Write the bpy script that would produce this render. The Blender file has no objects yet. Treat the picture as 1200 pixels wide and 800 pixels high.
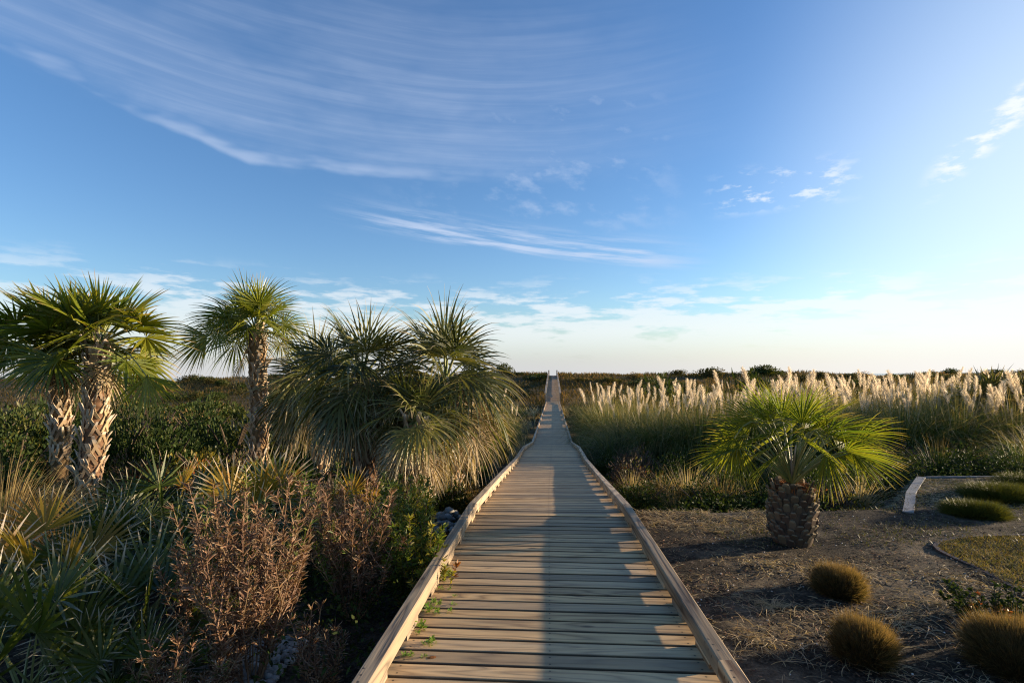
import bpy, math
import numpy as np
from mathutils import Vector, Matrix

rng = np.random.default_rng(11)
F = 633.3            # focal length in photo pixels (1200 wide)
EYE = 2.0            # eye height above the yard
PI = math.pi
scene = bpy.context.scene
col = scene.collection
UP = np.array([0.0, 0.0, 1.0])

# ------------------------------------------------------------------ helpers
def U(a, b, n=None): return rng.uniform(a, b, n)
def norm(v): return v / np.maximum(np.linalg.norm(v, axis=-1, keepdims=True), 1e-9)
def smooth(e0, e1, x):
    t = np.clip((np.asarray(x, float) - e0) / (e1 - e0), 0, 1)
    return t * t * (3 - 2 * t)
def px(x, d): return (x - 600.0) * d / F

class MB:
    """collects quads with two point attributes: t (along the leaf) and r (random per leaf)"""
    def __init__(s): s.V, s.F, s.T, s.R, s.M, s.n = [], [], [], [], [], 0
    def add(s, V, Fc, t, r, m=0):
        V = np.asarray(V, float).reshape(-1, 3); Fc = np.asarray(Fc, int).reshape(-1, 4)
        s.V.append(V); s.F.append(Fc + s.n); s.n += len(V)
        s.T.append(np.broadcast_to(np.asarray(t, float).reshape(-1), (len(V),)) if np.size(t) in (1, len(V)) else np.resize(t, len(V)))
        s.R.append(np.broadcast_to(np.asarray(r, float).reshape(-1), (len(V),)) if np.size(r) in (1, len(V)) else np.resize(r, len(V)))
        s.M.append(np.full(len(Fc), m, int))
    def mesh(s, name, mats, smooth_=False, pc=None):
        V = np.concatenate(s.V); Fc = np.concatenate(s.F); T = np.concatenate(s.T); R = np.concatenate(s.R); M = np.concatenate(s.M)
        me = bpy.data.meshes.new(name)
        me.vertices.add(len(V)); me.vertices.foreach_set('co', V.astype(np.float32).ravel())
        me.loops.add(len(Fc) * 4); me.loops.foreach_set('vertex_index', Fc.astype(np.int32).ravel())
        me.polygons.add(len(Fc)); me.polygons.foreach_set('loop_start', (np.arange(len(Fc)) * 4).astype(np.int32))
        me.polygons.foreach_set('material_index', M.astype(np.int32))
        me.polygons.foreach_set('use_smooth', np.full(len(Fc), bool(smooth_)))
        a = me.attributes.new('t', 'FLOAT', 'POINT'); a.data.foreach_set('value', T.astype(np.float32))
        a = me.attributes.new('r', 'FLOAT', 'POINT'); a.data.foreach_set('value', R.astype(np.float32))
        if pc is not None:
            a = me.attributes.new('pc', 'FLOAT_VECTOR', 'POINT'); a.data.foreach_set('vector', np.asarray(pc, np.float32).ravel())
        for m in (mats if isinstance(mats, (list, tuple)) else [mats]): me.materials.append(m)
        me.update(calc_edges=True); me.validate()
        return me
    def build(s, name, mats, parent=None, smooth_=False, pc=None):
        return link(name, s.mesh(name, mats, smooth_, pc), parent)

def link(name, me, parent=None, loc=None, rot=None, sc=None):
    o = bpy.data.objects.new(name, me); col.objects.link(o)
    if parent is not None: o.parent = parent
    if loc is not None: o.location = [float(c) for c in loc]
    if rot is not None: o.rotation_euler = [float(c) for c in rot]
    if sc is not None: o.scale = (sc,) * 3 if np.isscalar(sc) else [float(c) for c in sc]
    return o
def tag(o, label=None, cat=None, group=None, kind=None):
    if label: o['label'] = label
    if cat: o['category'] = cat
    if group: o['group'] = group
    if kind: o['kind'] = kind
    return o
def thing(name, label, cat, loc=(0, 0, 0), rz=0.0, group=None, sc=1.0):
    return tag(link(name, None, None, loc, (0, 0, rz), sc), label, cat, group)
def copy_tree(o, parent=None):
    c = o.copy(); col.objects.link(c)
    if parent is not None: c.parent = parent
    for ch in list(o.children): copy_tree(ch, c)
    return c

LEAFP = lambda t: np.sqrt(np.clip(np.minimum(1, t / .18 + .25), 0, 1)) * np.clip(1 - np.clip((t - .5) / .5, 0, 1) ** 1.6, .04, 1)
BLADEP = lambda t: np.clip(1 - t ** 2.2, .05, 1)
FANP = lambda t: np.where(t < .38, .06 + .94 * t / .38, np.clip(1 - ((t - .38) / .62) ** 1.2, .05, 1))
OVALP = lambda t: np.clip(np.sin(PI * np.clip(t * .9 + .06, 0, 1)), .12, 1)

def strips(mb, P, D, S, L, W, droop=0.0, K=4, prof=BLADEP, m=0, r=None, pw=1.0, bend=None, down=None):
    """N flat tapering leaves: base P, direction D, width axis S"""
    P = np.atleast_2d(P).astype(float); N = len(P)
    D = norm(np.broadcast_to(D, (N, 3)).astype(float)); S = norm(np.broadcast_to(S, (N, 3)).astype(float))
    L = np.broadcast_to(np.asarray(L, float), (N,)); W = np.broadcast_to(np.asarray(W, float), (N,)); droop = np.broadcast_to(np.asarray(droop, float), (N,))
    ts = np.linspace(0, 1, K + 1); C = np.empty((N, K + 1, 3)); C[:, 0] = P; p = P.copy()
    dn = -UP if down is None else down
    for k in range(K):
        tm = ((k + .5) / K) ** pw
        d = norm(D + dn * (droop * tm)[:, None] + (bend * tm if bend is not None else 0))
        p = p + d * (L / K)[:, None]; C[:, k + 1] = p
    w = (W[:, None] * prof(ts)[None, :] * .5)[..., None]
    V = np.stack([C - S[:, None] * w, C + S[:, None] * w], 2).reshape(-1, 3)
    b = (np.arange(N) * (K + 1) * 2)[:, None] + (np.arange(K) * 2)[None, :]
    Fc = np.stack([b, b + 1, b + 3, b + 2], -1).reshape(-1, 4)
    if r is None: r = U(0, 1, N)
    mb.add(V, Fc, np.tile(np.repeat(ts, 2), N), np.repeat(np.broadcast_to(r, (N,)), (K + 1) * 2), m)
    return C

def tubes(mb, C, R, sides=5, m=0, r=None, cap=False):
    """N tubes along point rows C[N,K,3] with radii R[N,K]"""
    C = np.asarray(C, float)
    if C.ndim == 2: C = C[None]
    N, K, _ = C.shape; R = np.broadcast_to(np.asarray(R, float), (N, K))
    T = np.gradient(C, axis=1); T = norm(T)
    ref = np.where(np.abs(T[..., 2:3]) > .8, np.array([1., 0, 0]), np.array([0., 0, 1.]))
    ref = np.broadcast_to(ref[:, K // 2:K // 2 + 1], T.shape)
    A = norm(np.cross(T, ref)); B = np.cross(T, A)
    a = np.linspace(0, 2 * PI, sides, endpoint=False)
    V = C[:, :, None] + R[..., None, None] * (np.cos(a)[None, None, :, None] * A[:, :, None] + np.sin(a)[None, None, :, None] * B[:, :, None])
    i = np.arange(sides); j = (i + 1) % sides
    base = (np.arange(N) * K * sides)[:, None, None] + (np.arange(K - 1) * sides)[None, :, None]
    Fc = np.stack([base + i, base + j, base + sides + j, base + sides + i], -1).reshape(-1, 4)
    if r is None: r = U(0, 1, N)
    t = np.repeat(np.linspace(0, 1, K), sides)
    mb.add(V.reshape(-1, 3), Fc, np.tile(t, N), np.repeat(np.broadcast_to(r, (N,)), K * sides), m)

def box(mb, c, s, m=0, r=0.5, M=None, ch=0.0):
    hx, hy, hz = np.array(s) / 2
    if ch > 0:   # chamfer round the top edges
        pts = [(-hx, -hy, -hz), (hx, -hy, -hz), (hx, hy, -hz), (-hx, hy, -hz), (-hx, -hy, hz - ch), (hx, -hy, hz - ch), (hx, hy, hz - ch), (-hx, hy, hz - ch),
               (-hx + ch, -hy + ch, hz), (hx - ch, -hy + ch, hz), (hx - ch, hy - ch, hz), (-hx + ch, hy - ch, hz)]
        Fc = [(0, 3, 2, 1), (0, 1, 5, 4), (1, 2, 6, 5), (2, 3, 7, 6), (3, 0, 4, 7), (4, 5, 9, 8), (5, 6, 10, 9), (6, 7, 11, 10), (7, 4, 8, 11), (8, 9, 10, 11)]
    else:
        pts = [(-hx, -hy, -hz), (hx, -hy, -hz), (hx, hy, -hz), (-hx, hy, -hz), (-hx, -hy, hz), (hx, -hy, hz), (hx, hy, hz), (-hx, hy, hz)]
        Fc = [(0, 3, 2, 1), (0, 1, 5, 4), (1, 2, 6, 5), (2, 3, 7, 6), (3, 0, 4, 7), (4, 5, 6, 7)]
    V = np.array(pts, float); L = V.copy()
    if M is not None: V = V @ np.array(M).T
    mb.add(V + np.array(c, float), Fc, 0.0, r, m)
    return L

# ------------------------------------------------------------------ terrain
DY = np.array([-6, 2.66, 6.2, 13.6, 17.2, 24.4, 71.5, 79, 134, 139, 160.])
DZ = np.array([.58, .45, .40, -.22, -.40, -1.12, -1.72, -1.05, 1.97, 1.97, .6])
def deck_z(y): return np.interp(y, DY, DZ)
CY = np.array([-6, 8.3, 26.7, 160.]); CX = np.array([-.4, .552, 1.96, 12.1])
def deck_x(y): return np.interp(y, CY, CX)

def vnoise(x, y, seed=0):
    xi = np.floor(x).astype(int); yi = np.floor(y).astype(int); fx = x - xi; fy = y - yi
    fx = fx * fx * (3 - 2 * fx); fy = fy * fy * (3 - 2 * fy)
    def h(a, b):
        n = (a * 374761393 + b * 668265263 + seed * 1442695041) & 0x7fffffff
        n = ((n ^ (n >> 13)) * 1274126177) & 0x7fffffff
        return ((n ^ (n >> 16)) & 0xffff) / 65535.0
    return (h(xi, yi) * (1 - fx) + h(xi + 1, yi) * fx) * (1 - fy) + (h(xi, yi + 1) * (1 - fx) + h(xi + 1, yi + 1) * fx) * fy
def fbm(x, y, s=0): return vnoise(x, y, s) * .55 + vnoise(x * 2.1, y * 2.1, s + 1) * .28 + vnoise(x * 4.3, y * 4.3, s + 2) * .17

def ground(x, y):
    x = np.asarray(x, float); y = np.asarray(y, float)
    base = np.interp(y, [-60, 7, 13, 18, 26, 60, 80, 112, 128, 150, 175, 230, 400], [0, 0, -.55, -1.0, -1.75, -2.3, -2.0, -.6, .85, .75, -1.4, -2.6, -6])
    dune = fbm(x / 26 + 7.3, y / 26, 5)
    base = base + smooth(85, 125, y) * (1 - smooth(165, 190, y)) * (dune - .38) * 3.2
    base = base + smooth(14, 40, y) * (1 - smooth(170, 200, y)) * (fbm(x / 9, y / 9, 9) - .5) * .7
    edge = np.where(x < 5.5, 7.75 + .02 * x, np.where(x < 7.75, 7.7 + (x - 5.5) * 1.15, 10.28))
    yard = (1 - smooth(edge, edge + .9, y)) * smooth(1.2, 1.7, x)
    g = base * (1 - yard) + yard * .0
    g = g - .25 * smooth(0, .7, y - edge) * smooth(1.2, 1.7, x) * (1 - smooth(14, 18, y))
    g = g + (fbm(x * 1.1, y * 1.1, 3) - .5) * .07 + (fbm(x * 4, y * 4, 4) - .5) * .025
    cl = np.abs(x - deck_x(y)) < 1.3
    return np.where(cl, np.minimum(g, deck_z(y) - .3), g)

# ------------------------------------------------------------------ materials
def new_mat(name):
    m = bpy.data.materials.new(name); m.use_nodes = True
    nt = m.node_tree; nt.nodes.clear()
    return m, nt
class NB:
    def __init__(s, nt): s.nt = nt
    def n(s, typ, ins=None, **kw):
        nd = s.nt.nodes.new(typ)
        for k, v in kw.items(): setattr(nd, k, v)
        for k, v in (ins or {}).items():
            sk = nd.inputs[k]
            if isinstance(v, bpy.types.NodeSocket): s.nt.links.new(v, sk)
            elif v is not None: sk.default_value = v
        return nd
    def math(s, op, a, b=None, c=None, clamp=False):
        d = {0: a}
        if b is not None: d[1] = b
        if c is not None: d[2] = c
        return s.n('ShaderNodeMath', d, operation=op, use_clamp=clamp).outputs[0]
    def ramp(s, f, stops, interp='LINEAR'):
        nd = s.n('ShaderNodeValToRGB', {0: f}); cr = nd.color_ramp; cr.interpolation = interp
        while len(cr.elements) < len(stops): cr.elements.new(.5)
        for e, (p, c) in zip(cr.elements, stops):
            e.position = p; e.color = (c, c, c, 1) if np.isscalar(c) else (*c, 1)
        return nd.outputs[0]
    def mix(s, f, a, b, mode='MIX'):
        nd = s.n('ShaderNodeMix', data_type='RGBA', blend_type=mode)
        for k, v in ((0, f), (6, a), (7, b)):
            if isinstance(v, bpy.types.NodeSocket): s.nt.links.new(v, nd.inputs[k])
            else: nd.inputs[k].default_value = v if k == 0 else ((*v, 1) if len(v) == 3 else v)
        return nd.outputs[2]
    def attr(s, name, out=2): return s.n('ShaderNodeAttribute', attribute_name=name).outputs[out]
    def noise(s, vec, scale, detail=3, rough=.55, dist=0.0, out=0):
        return s.n('ShaderNodeTexNoise', {'Vector': vec, 'Scale': scale, 'Detail': detail, 'Roughness': rough, 'Distortion': dist}).outputs[out]
    def out(s, sh): s.n('ShaderNodeOutputMaterial', {0: sh})

def leaf_mat(name, a, b, tip=None, tip0=.85, transl=.35, rough=.5, spec=.3, tcol=None, jitter=.35, obj_var=.15):
    m, nt = new_mat(name); B = NB(nt)
    r = B.attr('r'); t = B.attr('t')
    c = B.mix(r, a, b)
    if tip is not None:
        tt = B.math('ADD', t, B.math('MULTIPLY', B.math('SUBTRACT', r, .5), .25))
        f = B.n('ShaderNodeMapRange', {0: tt, 1: tip0 - .12, 2: tip0 + .08}).outputs[0]
        c = B.mix(f, c, tip)
    tc = B.n('ShaderNodeTexCoord').outputs['Object']
    ns = B.noise(tc, 3.0, 2)
    oi = B.n('ShaderNodeObjectInfo').outputs['Random']
    v = B.math('ADD', 1 - jitter / 2 - obj_var / 2, B.math('ADD', B.math('MULTIPLY', ns, jitter), B.math('MULTIPLY', oi, obj_var)))
    c = B.n('ShaderNodeHueSaturation', {'Hue': B.math('ADD', .485, B.math('MULTIPLY', B.math('FRACT', B.math('MULTIPLY', r, 7.3)), .03)), 'Saturation': 1.0, 'Value': v, 'Color': c}).outputs[0]
    bs = B.n('ShaderNodeBsdfPrincipled', {'Base Color': c, 'Roughness': rough, 'Specular IOR Level': spec}).outputs[0]
    if transl > 0:
        tcx = B.mix(1.0, c, tcol or (1.25, 1.15, .55), 'MULTIPLY')
        tr = B.n('ShaderNodeBsdfTranslucent', {'Color': tcx}).outputs[0]
        bs = B.n('ShaderNodeMixShader', {0: transl, 1: bs, 2: tr}).outputs[0]
    B.out(bs); return m

def wood_mat(name, light, dark, grey, sc=1.0, greyness=.5, screws=False, ringamt=.62):
    """sawn board: grain along pc.x, per-board random in pc.z"""
    m, nt = new_mat(name); B = NB(nt)
    pc = B.attr('pc', 1); r = B.attr('r')
    vec = B.n('ShaderNodeMapping', {'Vector': pc, 'Scale': (.75 * sc, 8 * sc, 9.0)}).outputs[0]
    low = B.noise(vec, .9, 2, .4)
    rings = B.math('PINGPONG', B.math('MULTIPLY', low, 17.0), 1.0)
    fine = B.noise(B.n('ShaderNodeMapping', {'Vector': pc, 'Scale': (4, 120, 9)}).outputs[0], 1.0, 4, .6)
    streak = B.noise(B.n('ShaderNodeMapping', {'Vector': pc, 'Scale': (1.3, 22, 9)}).outputs[0], 1.0, 3, .6)
    g = B.math('ADD', B.math('MULTIPLY', B.math('POWER', rings, 2.0), ringamt), B.math('MULTIPLY', fine, .5))
    c = B.mix(B.n('ShaderNodeMapRange', {0: g, 1: .25, 2: .80}).outputs[0], light, dark)
    ck = B.noise(B.n('ShaderNodeMapping', {'Vector': pc, 'Scale': (1.6, 75, 5)}).outputs[0], 1.0, 2, .5)
    crack = B.n('ShaderNodeMapRange', {0: ck, 1: .71, 2: .77, 3: 0, 4: .6}).outputs[0]
    c = B.mix(crack, c, tuple(np.array(dark) * .3))
    gr = B.math('ADD', B.math('MULTIPLY', B.math('SUBTRACT', r, .5), .9), B.math('MULTIPLY', streak, 1.2))
    gf = B.n('ShaderNodeMapRange', {0: gr, 1: .35, 2: 1.05, 3: 0.0, 4: greyness * 1.25}).outputs[0]
    c = B.mix(gf, c, grey)
    # knots and nail holes
    vk = B.n('ShaderNodeTexVoronoi', {'Vector': B.n('ShaderNodeMapping', {'Vector': pc, 'Scale': (2.2, 6.5, 3)}).outputs[0], 'Scale': 1.0}).outputs['Distance']
    kn = B.n('ShaderNodeMapRange', {0: B.math('ADD', vk, B.math('MULTIPLY', fine, .05)), 1: .07, 2: .15, 3: .85, 4: 0.0}).outputs[0]
    c = B.mix(kn, c, tuple(np.array(dark) * .35))
    if screws:   # screw heads over the joists; t holds the position across the walk
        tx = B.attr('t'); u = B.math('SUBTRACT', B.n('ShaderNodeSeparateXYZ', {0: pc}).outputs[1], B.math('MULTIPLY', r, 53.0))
        c = B.mix(B.n('ShaderNodeMapRange', {0: B.math('ADD', B.math('ABSOLUTE', u), B.math('MULTIPLY', fine, .006)), 1: .0585, 2: .0645, 3: 0, 4: .8}).outputs[0], c, (.035, .027, .018))  # shade of the gaps painted into the colour along both board edges
        ax = B.math('ABSOLUTE', tx); dx = B.math('MINIMUM', B.math('ABSOLUTE', B.math('SUBTRACT', ax, .80)), ax); du = B.math('SUBTRACT', B.math('ABSOLUTE', u), .036)
        ds = B.math('SQRT', B.math('ADD', B.math('MULTIPLY', dx, dx), B.math('MULTIPLY', du, du)))
        c = B.mix(B.n('ShaderNodeMapRange', {0: ds, 1: .0045, 2: .0075, 3: .9, 4: 0}).outputs[0], c, (.03, .025, .02))
        c = B.mix(B.n('ShaderNodeMapRange', {0: B.math('ADD', dx, B.math('MULTIPLY', B.math('ABSOLUTE', du), 3.0)), 1: .0, 2: .06, 3: .35, 4: 0}).outputs[0], c, (.10, .07, .04))
    else:       # three fixings near each end of a timber; t holds the distance to the nearest end
        tj = B.attr('t'); u = B.math('SUBTRACT', B.n('ShaderNodeSeparateXYZ', {0: pc}).outputs[1], B.math('MULTIPLY', r, 114.7))
        dj = B.math('SUBTRACT', B.math('PINGPONG', B.math('SUBTRACT', tj, .10), .03), .0); du = B.math('ADD', u, B.math('MULTIPLY', tj, .12))
        ds = B.math('ADD', B.math('SQRT', B.math('ADD', B.math('MULTIPLY', dj, dj), B.math('MULTIPLY', du, du))), B.math('MULTIPLY', B.math('GREATER_THAN', B.math('ABSOLUTE', B.math('SUBTRACT', tj, .16)), .085), 1.0))
        c = B.mix(B.n('ShaderNodeMapRange', {0: ds, 1: .005, 2: .009, 3: .9, 4: 0}).outputs[0], c, (.025, .022, .02))
    dirt = B.noise(B.n('ShaderNodeTexCoord').outputs['Object'], 1.7, 4, .6)
    c = B.mix(B.n('ShaderNodeMapRange', {0: dirt, 1: .52, 2: .75, 3: 0, 4: .35}).outputs[0], c, (.10, .085, .06))
    hv = B.math('ADD', .58, B.math('MULTIPLY', B.math('FRACT', B.math('MULTIPLY', r, 11.7)), .72))
    c = B.n('ShaderNodeHueSaturation', {'Value': hv, 'Color': c, 'Saturation': 1.0}).outputs[0]
    h = B.math('ADD', B.math('MULTIPLY', g, .5), B.math('MULTIPLY', streak, .8))
    bp = B.n('ShaderNodeBump', {'Height': h, 'Strength': .7, 'Distance': .006}).outputs[0]
    B.out(B.n('ShaderNodeBsdfPrincipled', {'Base Color': c, 'Roughness': .62, 'Specular IOR Level': .35, 'Normal': bp}).outputs[0])
    return m

M = {}
M['sabal'] = leaf_mat('palm leaf green', (.055, .095, .010), (.22, .23, .02), (.40, .28, .10), .92, .42, .36, .45)
M['sabal_dark'] = leaf_mat('palm leaf grey green', (.03, .046, .012), (.19, .185, .05), (.34, .28, .16), .84, .3, .42, .45)
M['pindo'] = leaf_mat('palm leaf olive', (.06, .11, .015), (.20, .22, .02), (.42, .34, .10), .92, .55, .55, .25)
M['palmetto'] = leaf_mat('palmetto leaf', (.026, .048, .007), (.10, .12, .012), (.50, .42, .30), .86, .35, .42, .45)
M['palmetto_gold'] = leaf_mat('palmetto leaf gold', (.22, .17, .02), (.30, .17, .02), (.50, .42, .32), .78, .42, .5, .35)
M['deadfrond'] = leaf_mat('dead palm leaf', (.24, .17, .09), (.44, .35, .21), (.48, .40, .28), .8, .25, .7, .15)
M['petiole'] = leaf_mat('petiole', (.14, .17, .05), (.22, .22, .08), None, .9, .0, .5, .3)
M['boot'] = leaf_mat('palm boot', (.29, .20, .115), (.47, .36, .24), (.58, .49, .38), .75, 0, .85, .1)
M['fibre'] = leaf_mat('palm fibre', (.16, .10, .055), (.25, .16, .085), None, .9, 0, .95, .05)
M['pineboot'] = leaf_mat('old palm boot', (.07, .05, .035), (.16, .12, .08), (.20, .155, .10), .7, 0, .85, .1)
M['rust'] = leaf_mat('rusty fibre', (.22, .07, .02), (.30, .12, .04), None, .9, .1, .9, .05)
M['deadleaf'] = leaf_mat('dry shrub leaf', (.07, .035, .02), (.29, .165, .09), (.42, .31, .21), .8, .2, .7, .2, jitter=.5)
M['drystem'] = leaf_mat('dry twig', (.20, .12, .07), (.30, .2, .12), None, .9, 0, .85, .1)
M['greenleaf'] = leaf_mat('shrub leaf green', (.035, .07, .012), (.13, .17, .02), (.30, .26, .05), .93, .35, .5, .3)
M['yellowleaf'] = leaf_mat('shrub leaf yellow green', (.17, .19, .02), (.28, .24, .03), (.35, .2, .05), .9, .4, .5, .3)
M['redleaf'] = leaf_mat('leaf rust red', (.28, .07, .02), (.32, .16, .03), None, .9, .35, .5, .3)
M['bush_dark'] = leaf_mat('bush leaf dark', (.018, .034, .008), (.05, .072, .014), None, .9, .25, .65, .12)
M['bush_olive'] = leaf_mat('bush leaf olive', (.04, .055, .010), (.11, .11, .018), None, .9, .3, .5, .3)
M['bush_gold'] = leaf_mat('bush leaf gold', (.13, .13, .015), (.24, .17, .02), None, .9, .35, .5, .3)
M['twig'] = leaf_mat('twig', (.07, .05, .035), (.12, .09, .06), None, .9, 0, .9, .1)
M['pampas'] = leaf_mat('pampas blade', (.05, .085, .02), (.16, .18, .04), (.34, .27, .12), .8, .35, .55, .25)
M['pampas_dark'] = leaf_mat('reed blade', (.03, .055, .018), (.08, .105, .03), (.26, .2, .1), .85, .3, .55, .25)
M['plume'] = leaf_mat('plume', (.70, .60, .44), (.84, .76, .62), None, .9, .6, .9, .05, tcol=(1.0, .95, .86), jitter=.2)
M['straw'] = leaf_mat('straw blade', (.26, .19, .10), (.56, .45, .28), (.6, .5, .34), .8, .35, .7, .15)
M['tan'] = leaf_mat('tan grass', (.20, .12, .04), (.38, .25, .09), (.46, .34, .16), .7, .4, .6, .2)
M['clump'] = leaf_mat('clipped grass', (.04, .036, .016), (.105, .078, .03), (.25, .17, .08), .86, .4, .6, .2)
M['lawn'] = leaf_mat('lawn', (.14, .14, .03), (.30, .21, .07), None, .9, .35, .7, .15)
M['dune'] = leaf_mat('dune grass', (.10, .08, .03), (.34, .20, .08), (.5, .32, .14), .7, .35, .8, .1)
M['duneg'] = leaf_mat('dune scrub leaf', (.045, .05, .016), (.13, .10, .03), None, .9, .25, .7, .15)
M['weed'] = leaf_mat('weed leaf', (.10, .20, .02), (.22, .34, .04), None, .9, .35, .45, .35)
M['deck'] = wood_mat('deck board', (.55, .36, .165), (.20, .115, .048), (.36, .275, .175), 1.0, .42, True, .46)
M['rail'] = wood_mat('rail timber', (.48, .34, .19), (.13, .07, .03), (.30, .26, .20), .8, .45)
M['deckfar'] = wood_mat('weathered deck board', (.36, .30, .20), (.22, .17, .11), (.36, .36, .34), 1.0, 1.0)

def plain(name, c, rough=.8, var=.3, scale=8, bump=.3, dist=.01, c2=None):
    m, nt = new_mat(name); B = NB(nt)
    tc = B.n('ShaderNodeTexCoord').outputs['Object']
    ns = B.noise(tc, scale, 5, .6)
    cc = B.mix(ns, tuple(np.array(c) * (1 - var)), c2 or tuple(np.array(c) * (1 + var)))
    bp = B.n('ShaderNodeBump', {'Height': ns, 'Strength': bump, 'Distance': dist}).outputs[0]
    B.out(B.n('ShaderNodeBsdfPrincipled', {'Base Color': cc, 'Roughness': rough, 'Specular IOR Level': .25, 'Normal': bp}).outputs[0])
    return m
M['stone'] = leaf_mat('white stone', (.16, .15, .13), (.42, .40, .36), None, .9, 0, .8, .2)
M['shell'] = leaf_mat('shell bits', (.5, .47, .42), (.8, .78, .74), None, .9, 0, .6, .3)
M['edging'] = plain('painted edging', (.21, .21, .21), .8, .7, 9)
M['edgebrown'] = plain('plastic edging', (.075, .042, .034), .6, .25, 20)
M['water'] = plain('sea', (.05, .09, .11), .15, .1, 1)
M['post'] = plain('pressure treated post', (.20, .14, .08), .8, .3, 10)

def ground_mat():
    m, nt = new_mat('sand and mulch'); B = NB(nt)
    tc = B.n('ShaderNodeTexCoord').outputs['Object']
    big = B.noise(tc, .9, 4, .6); mid = B.noise(tc, 6, 5, .65); fine = B.noise(tc, 42, 5, .7)
    v = B.n('ShaderNodeTexVoronoi', {'Vector': tc, 'Scale': 55.0, 'Randomness': 1.0}).outputs['Color']
    sep = B.n('ShaderNodeSeparateColor', {0: v}).outputs[0]
    mulch = B.ramp(B.math('ADD', B.math('MULTIPLY', fine, .7), B.math('MULTIPLY', sep, .3)), [(.3, (.010, .008, .006)), (.5, (.028, .022, .016)), (.68, (.08, .064, .045)), (.84, (.20, .165, .12))])
    sand = B.ramp(fine, [(.3, (.07, .055, .038)), (.7, (.21, .17, .12))])
    f = B.n('ShaderNodeMapRange', {0: B.math('ADD', B.math('MULTIPLY', big, .75), B.math('MULTIPLY', mid, .35)), 1: .54, 2: .68}).outputs[0]
    near = B.mix(f, mulch, sand)
    geo = B.n('ShaderNodeSeparateXYZ', {0: tc}).outputs
    far = B.ramp(B.noise(tc, .25, 5, .6), [(.35, (.035, .034, .015)), (.5, (.08, .06, .026)), (.65, (.16, .10, .045))])
    fy = B.n('ShaderNodeMapRange', {0: geo[1], 1: 9.0, 2: 30.0}).outputs[0]
    c = B.mix(fy, near, far)
    h = B.math('ADD', B.math('MULTIPLY', fine, 1.0), B.math('MULTIPLY', mid, .8))
    bp = B.n('ShaderNodeBump', {'Height': h, 'Strength': .8, 'Distance': .03}).outputs[0]
    B.out(B.n('ShaderNodeBsdfPrincipled', {'Base Color': c, 'Roughness': .95, 'Specular IOR Level': .1, 'Normal': bp}).outputs[0])
    return m
M['ground'] = ground_mat()

# ------------------------------------------------------------------ setting: ground sheet and sea
def build_ground():
    ys = np.unique(np.concatenate([np.arange(-40, -2, 2.0), np.arange(-2, 12, .09), np.arange(12, 40, .4), np.arange(40, 200, 1.6), np.arange(200, 420, 12)]))
    xs = np.unique(np.concatenate([-np.geomspace(10, 420, 70), np.arange(-10, 10, .11), np.geomspace(10, 420, 70)]))
    X, Y = np.meshgrid(xs, ys); Z = ground(X, Y)
    ny, nx = X.shape; i = (np.arange(ny - 1)[:, None] * nx + np.arange(nx - 1)[None, :]).ravel()
    mb = MB(); mb.add(np.stack([X, Y, Z], -1).reshape(-1, 3), np.stack([i, i + 1, i + nx + 1, i + nx], -1), 0, 0)
    tag(mb.build('ground', M['ground'], smooth_=True), kind='structure')
    mb = MB(); mb.add([(-6000, 200, -2.4), (6000, 200, -2.4), (6000, 9000, -2.4), (-6000, 9000, -2.4)], [(0, 1, 2, 3)], 0, 0)
    tag(mb.build('sea', M['water']), kind='structure')
build_ground()

# ------------------------------------------------------------------ the boardwalk
def frame(y):
    """centre, along, across, normal of the deck at y"""
    e = .05
    a = norm(np.array([deck_x(y + e) - deck_x(y - e), 2 * e, deck_z(y + e) - deck_z(y - e)]))
    side = norm(np.cross(a, UP)); nrm = np.cross(side, a)
    return np.array([deck_x(y), y, deck_z(y)]), a, side, nrm

def prism_along(mb, pcs, p0, p1, w, h, r, ch=.006, side=None, warp=0.0):
    """a squared timber from p0 to p1, standing on the line p0-p1, chamfered top, with grain coordinates"""
    p0 = np.array(p0, float); p1 = np.array(p1, float); L = np.linalg.norm(p1 - p0); a = (p1 - p0) / L
    s = norm(np.cross(a, UP)) if side is None else side; n = np.cross(s, a)
    prof = [(-w / 2, 0), (w / 2, 0), (w / 2, h - ch), (w / 2 - ch, h), (-w / 2 + ch, h), (-w / 2, h - ch)]
    K = max(2, int(L / .6) + 1); V = []; P = []
    off = r * 37.0
    for k in range(K):
        t = k / (K - 1); c = p0 + a * L * t + s * warp * math.sin(t * PI)
        for (x, z) in prof:
            V.append(c + s * x + n * z); P.append((t * L, x + (h - z) * (1 if abs(x) > w / 2 - ch * .5 else 0) + off * 3.1, off))
    Fc = []; m = len(prof)
    for k in range(K - 1):
        for i in range(m):
            j = (i + 1) % m; b = k * m; Fc.append((b + i, b + j, b + m + j, b + m + i))
    for b in (0, (K - 1) * m): Fc += [(b, b + 1, b + 2, b + 5), (b + 2, b + 3, b + 4, b + 5)]
    tj = np.repeat([min(k, K - 1 - k) / (K - 1) * L for k in range(K)], m); mb.add(V, Fc, tj, r); pcs.append(np.array(P))

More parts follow.
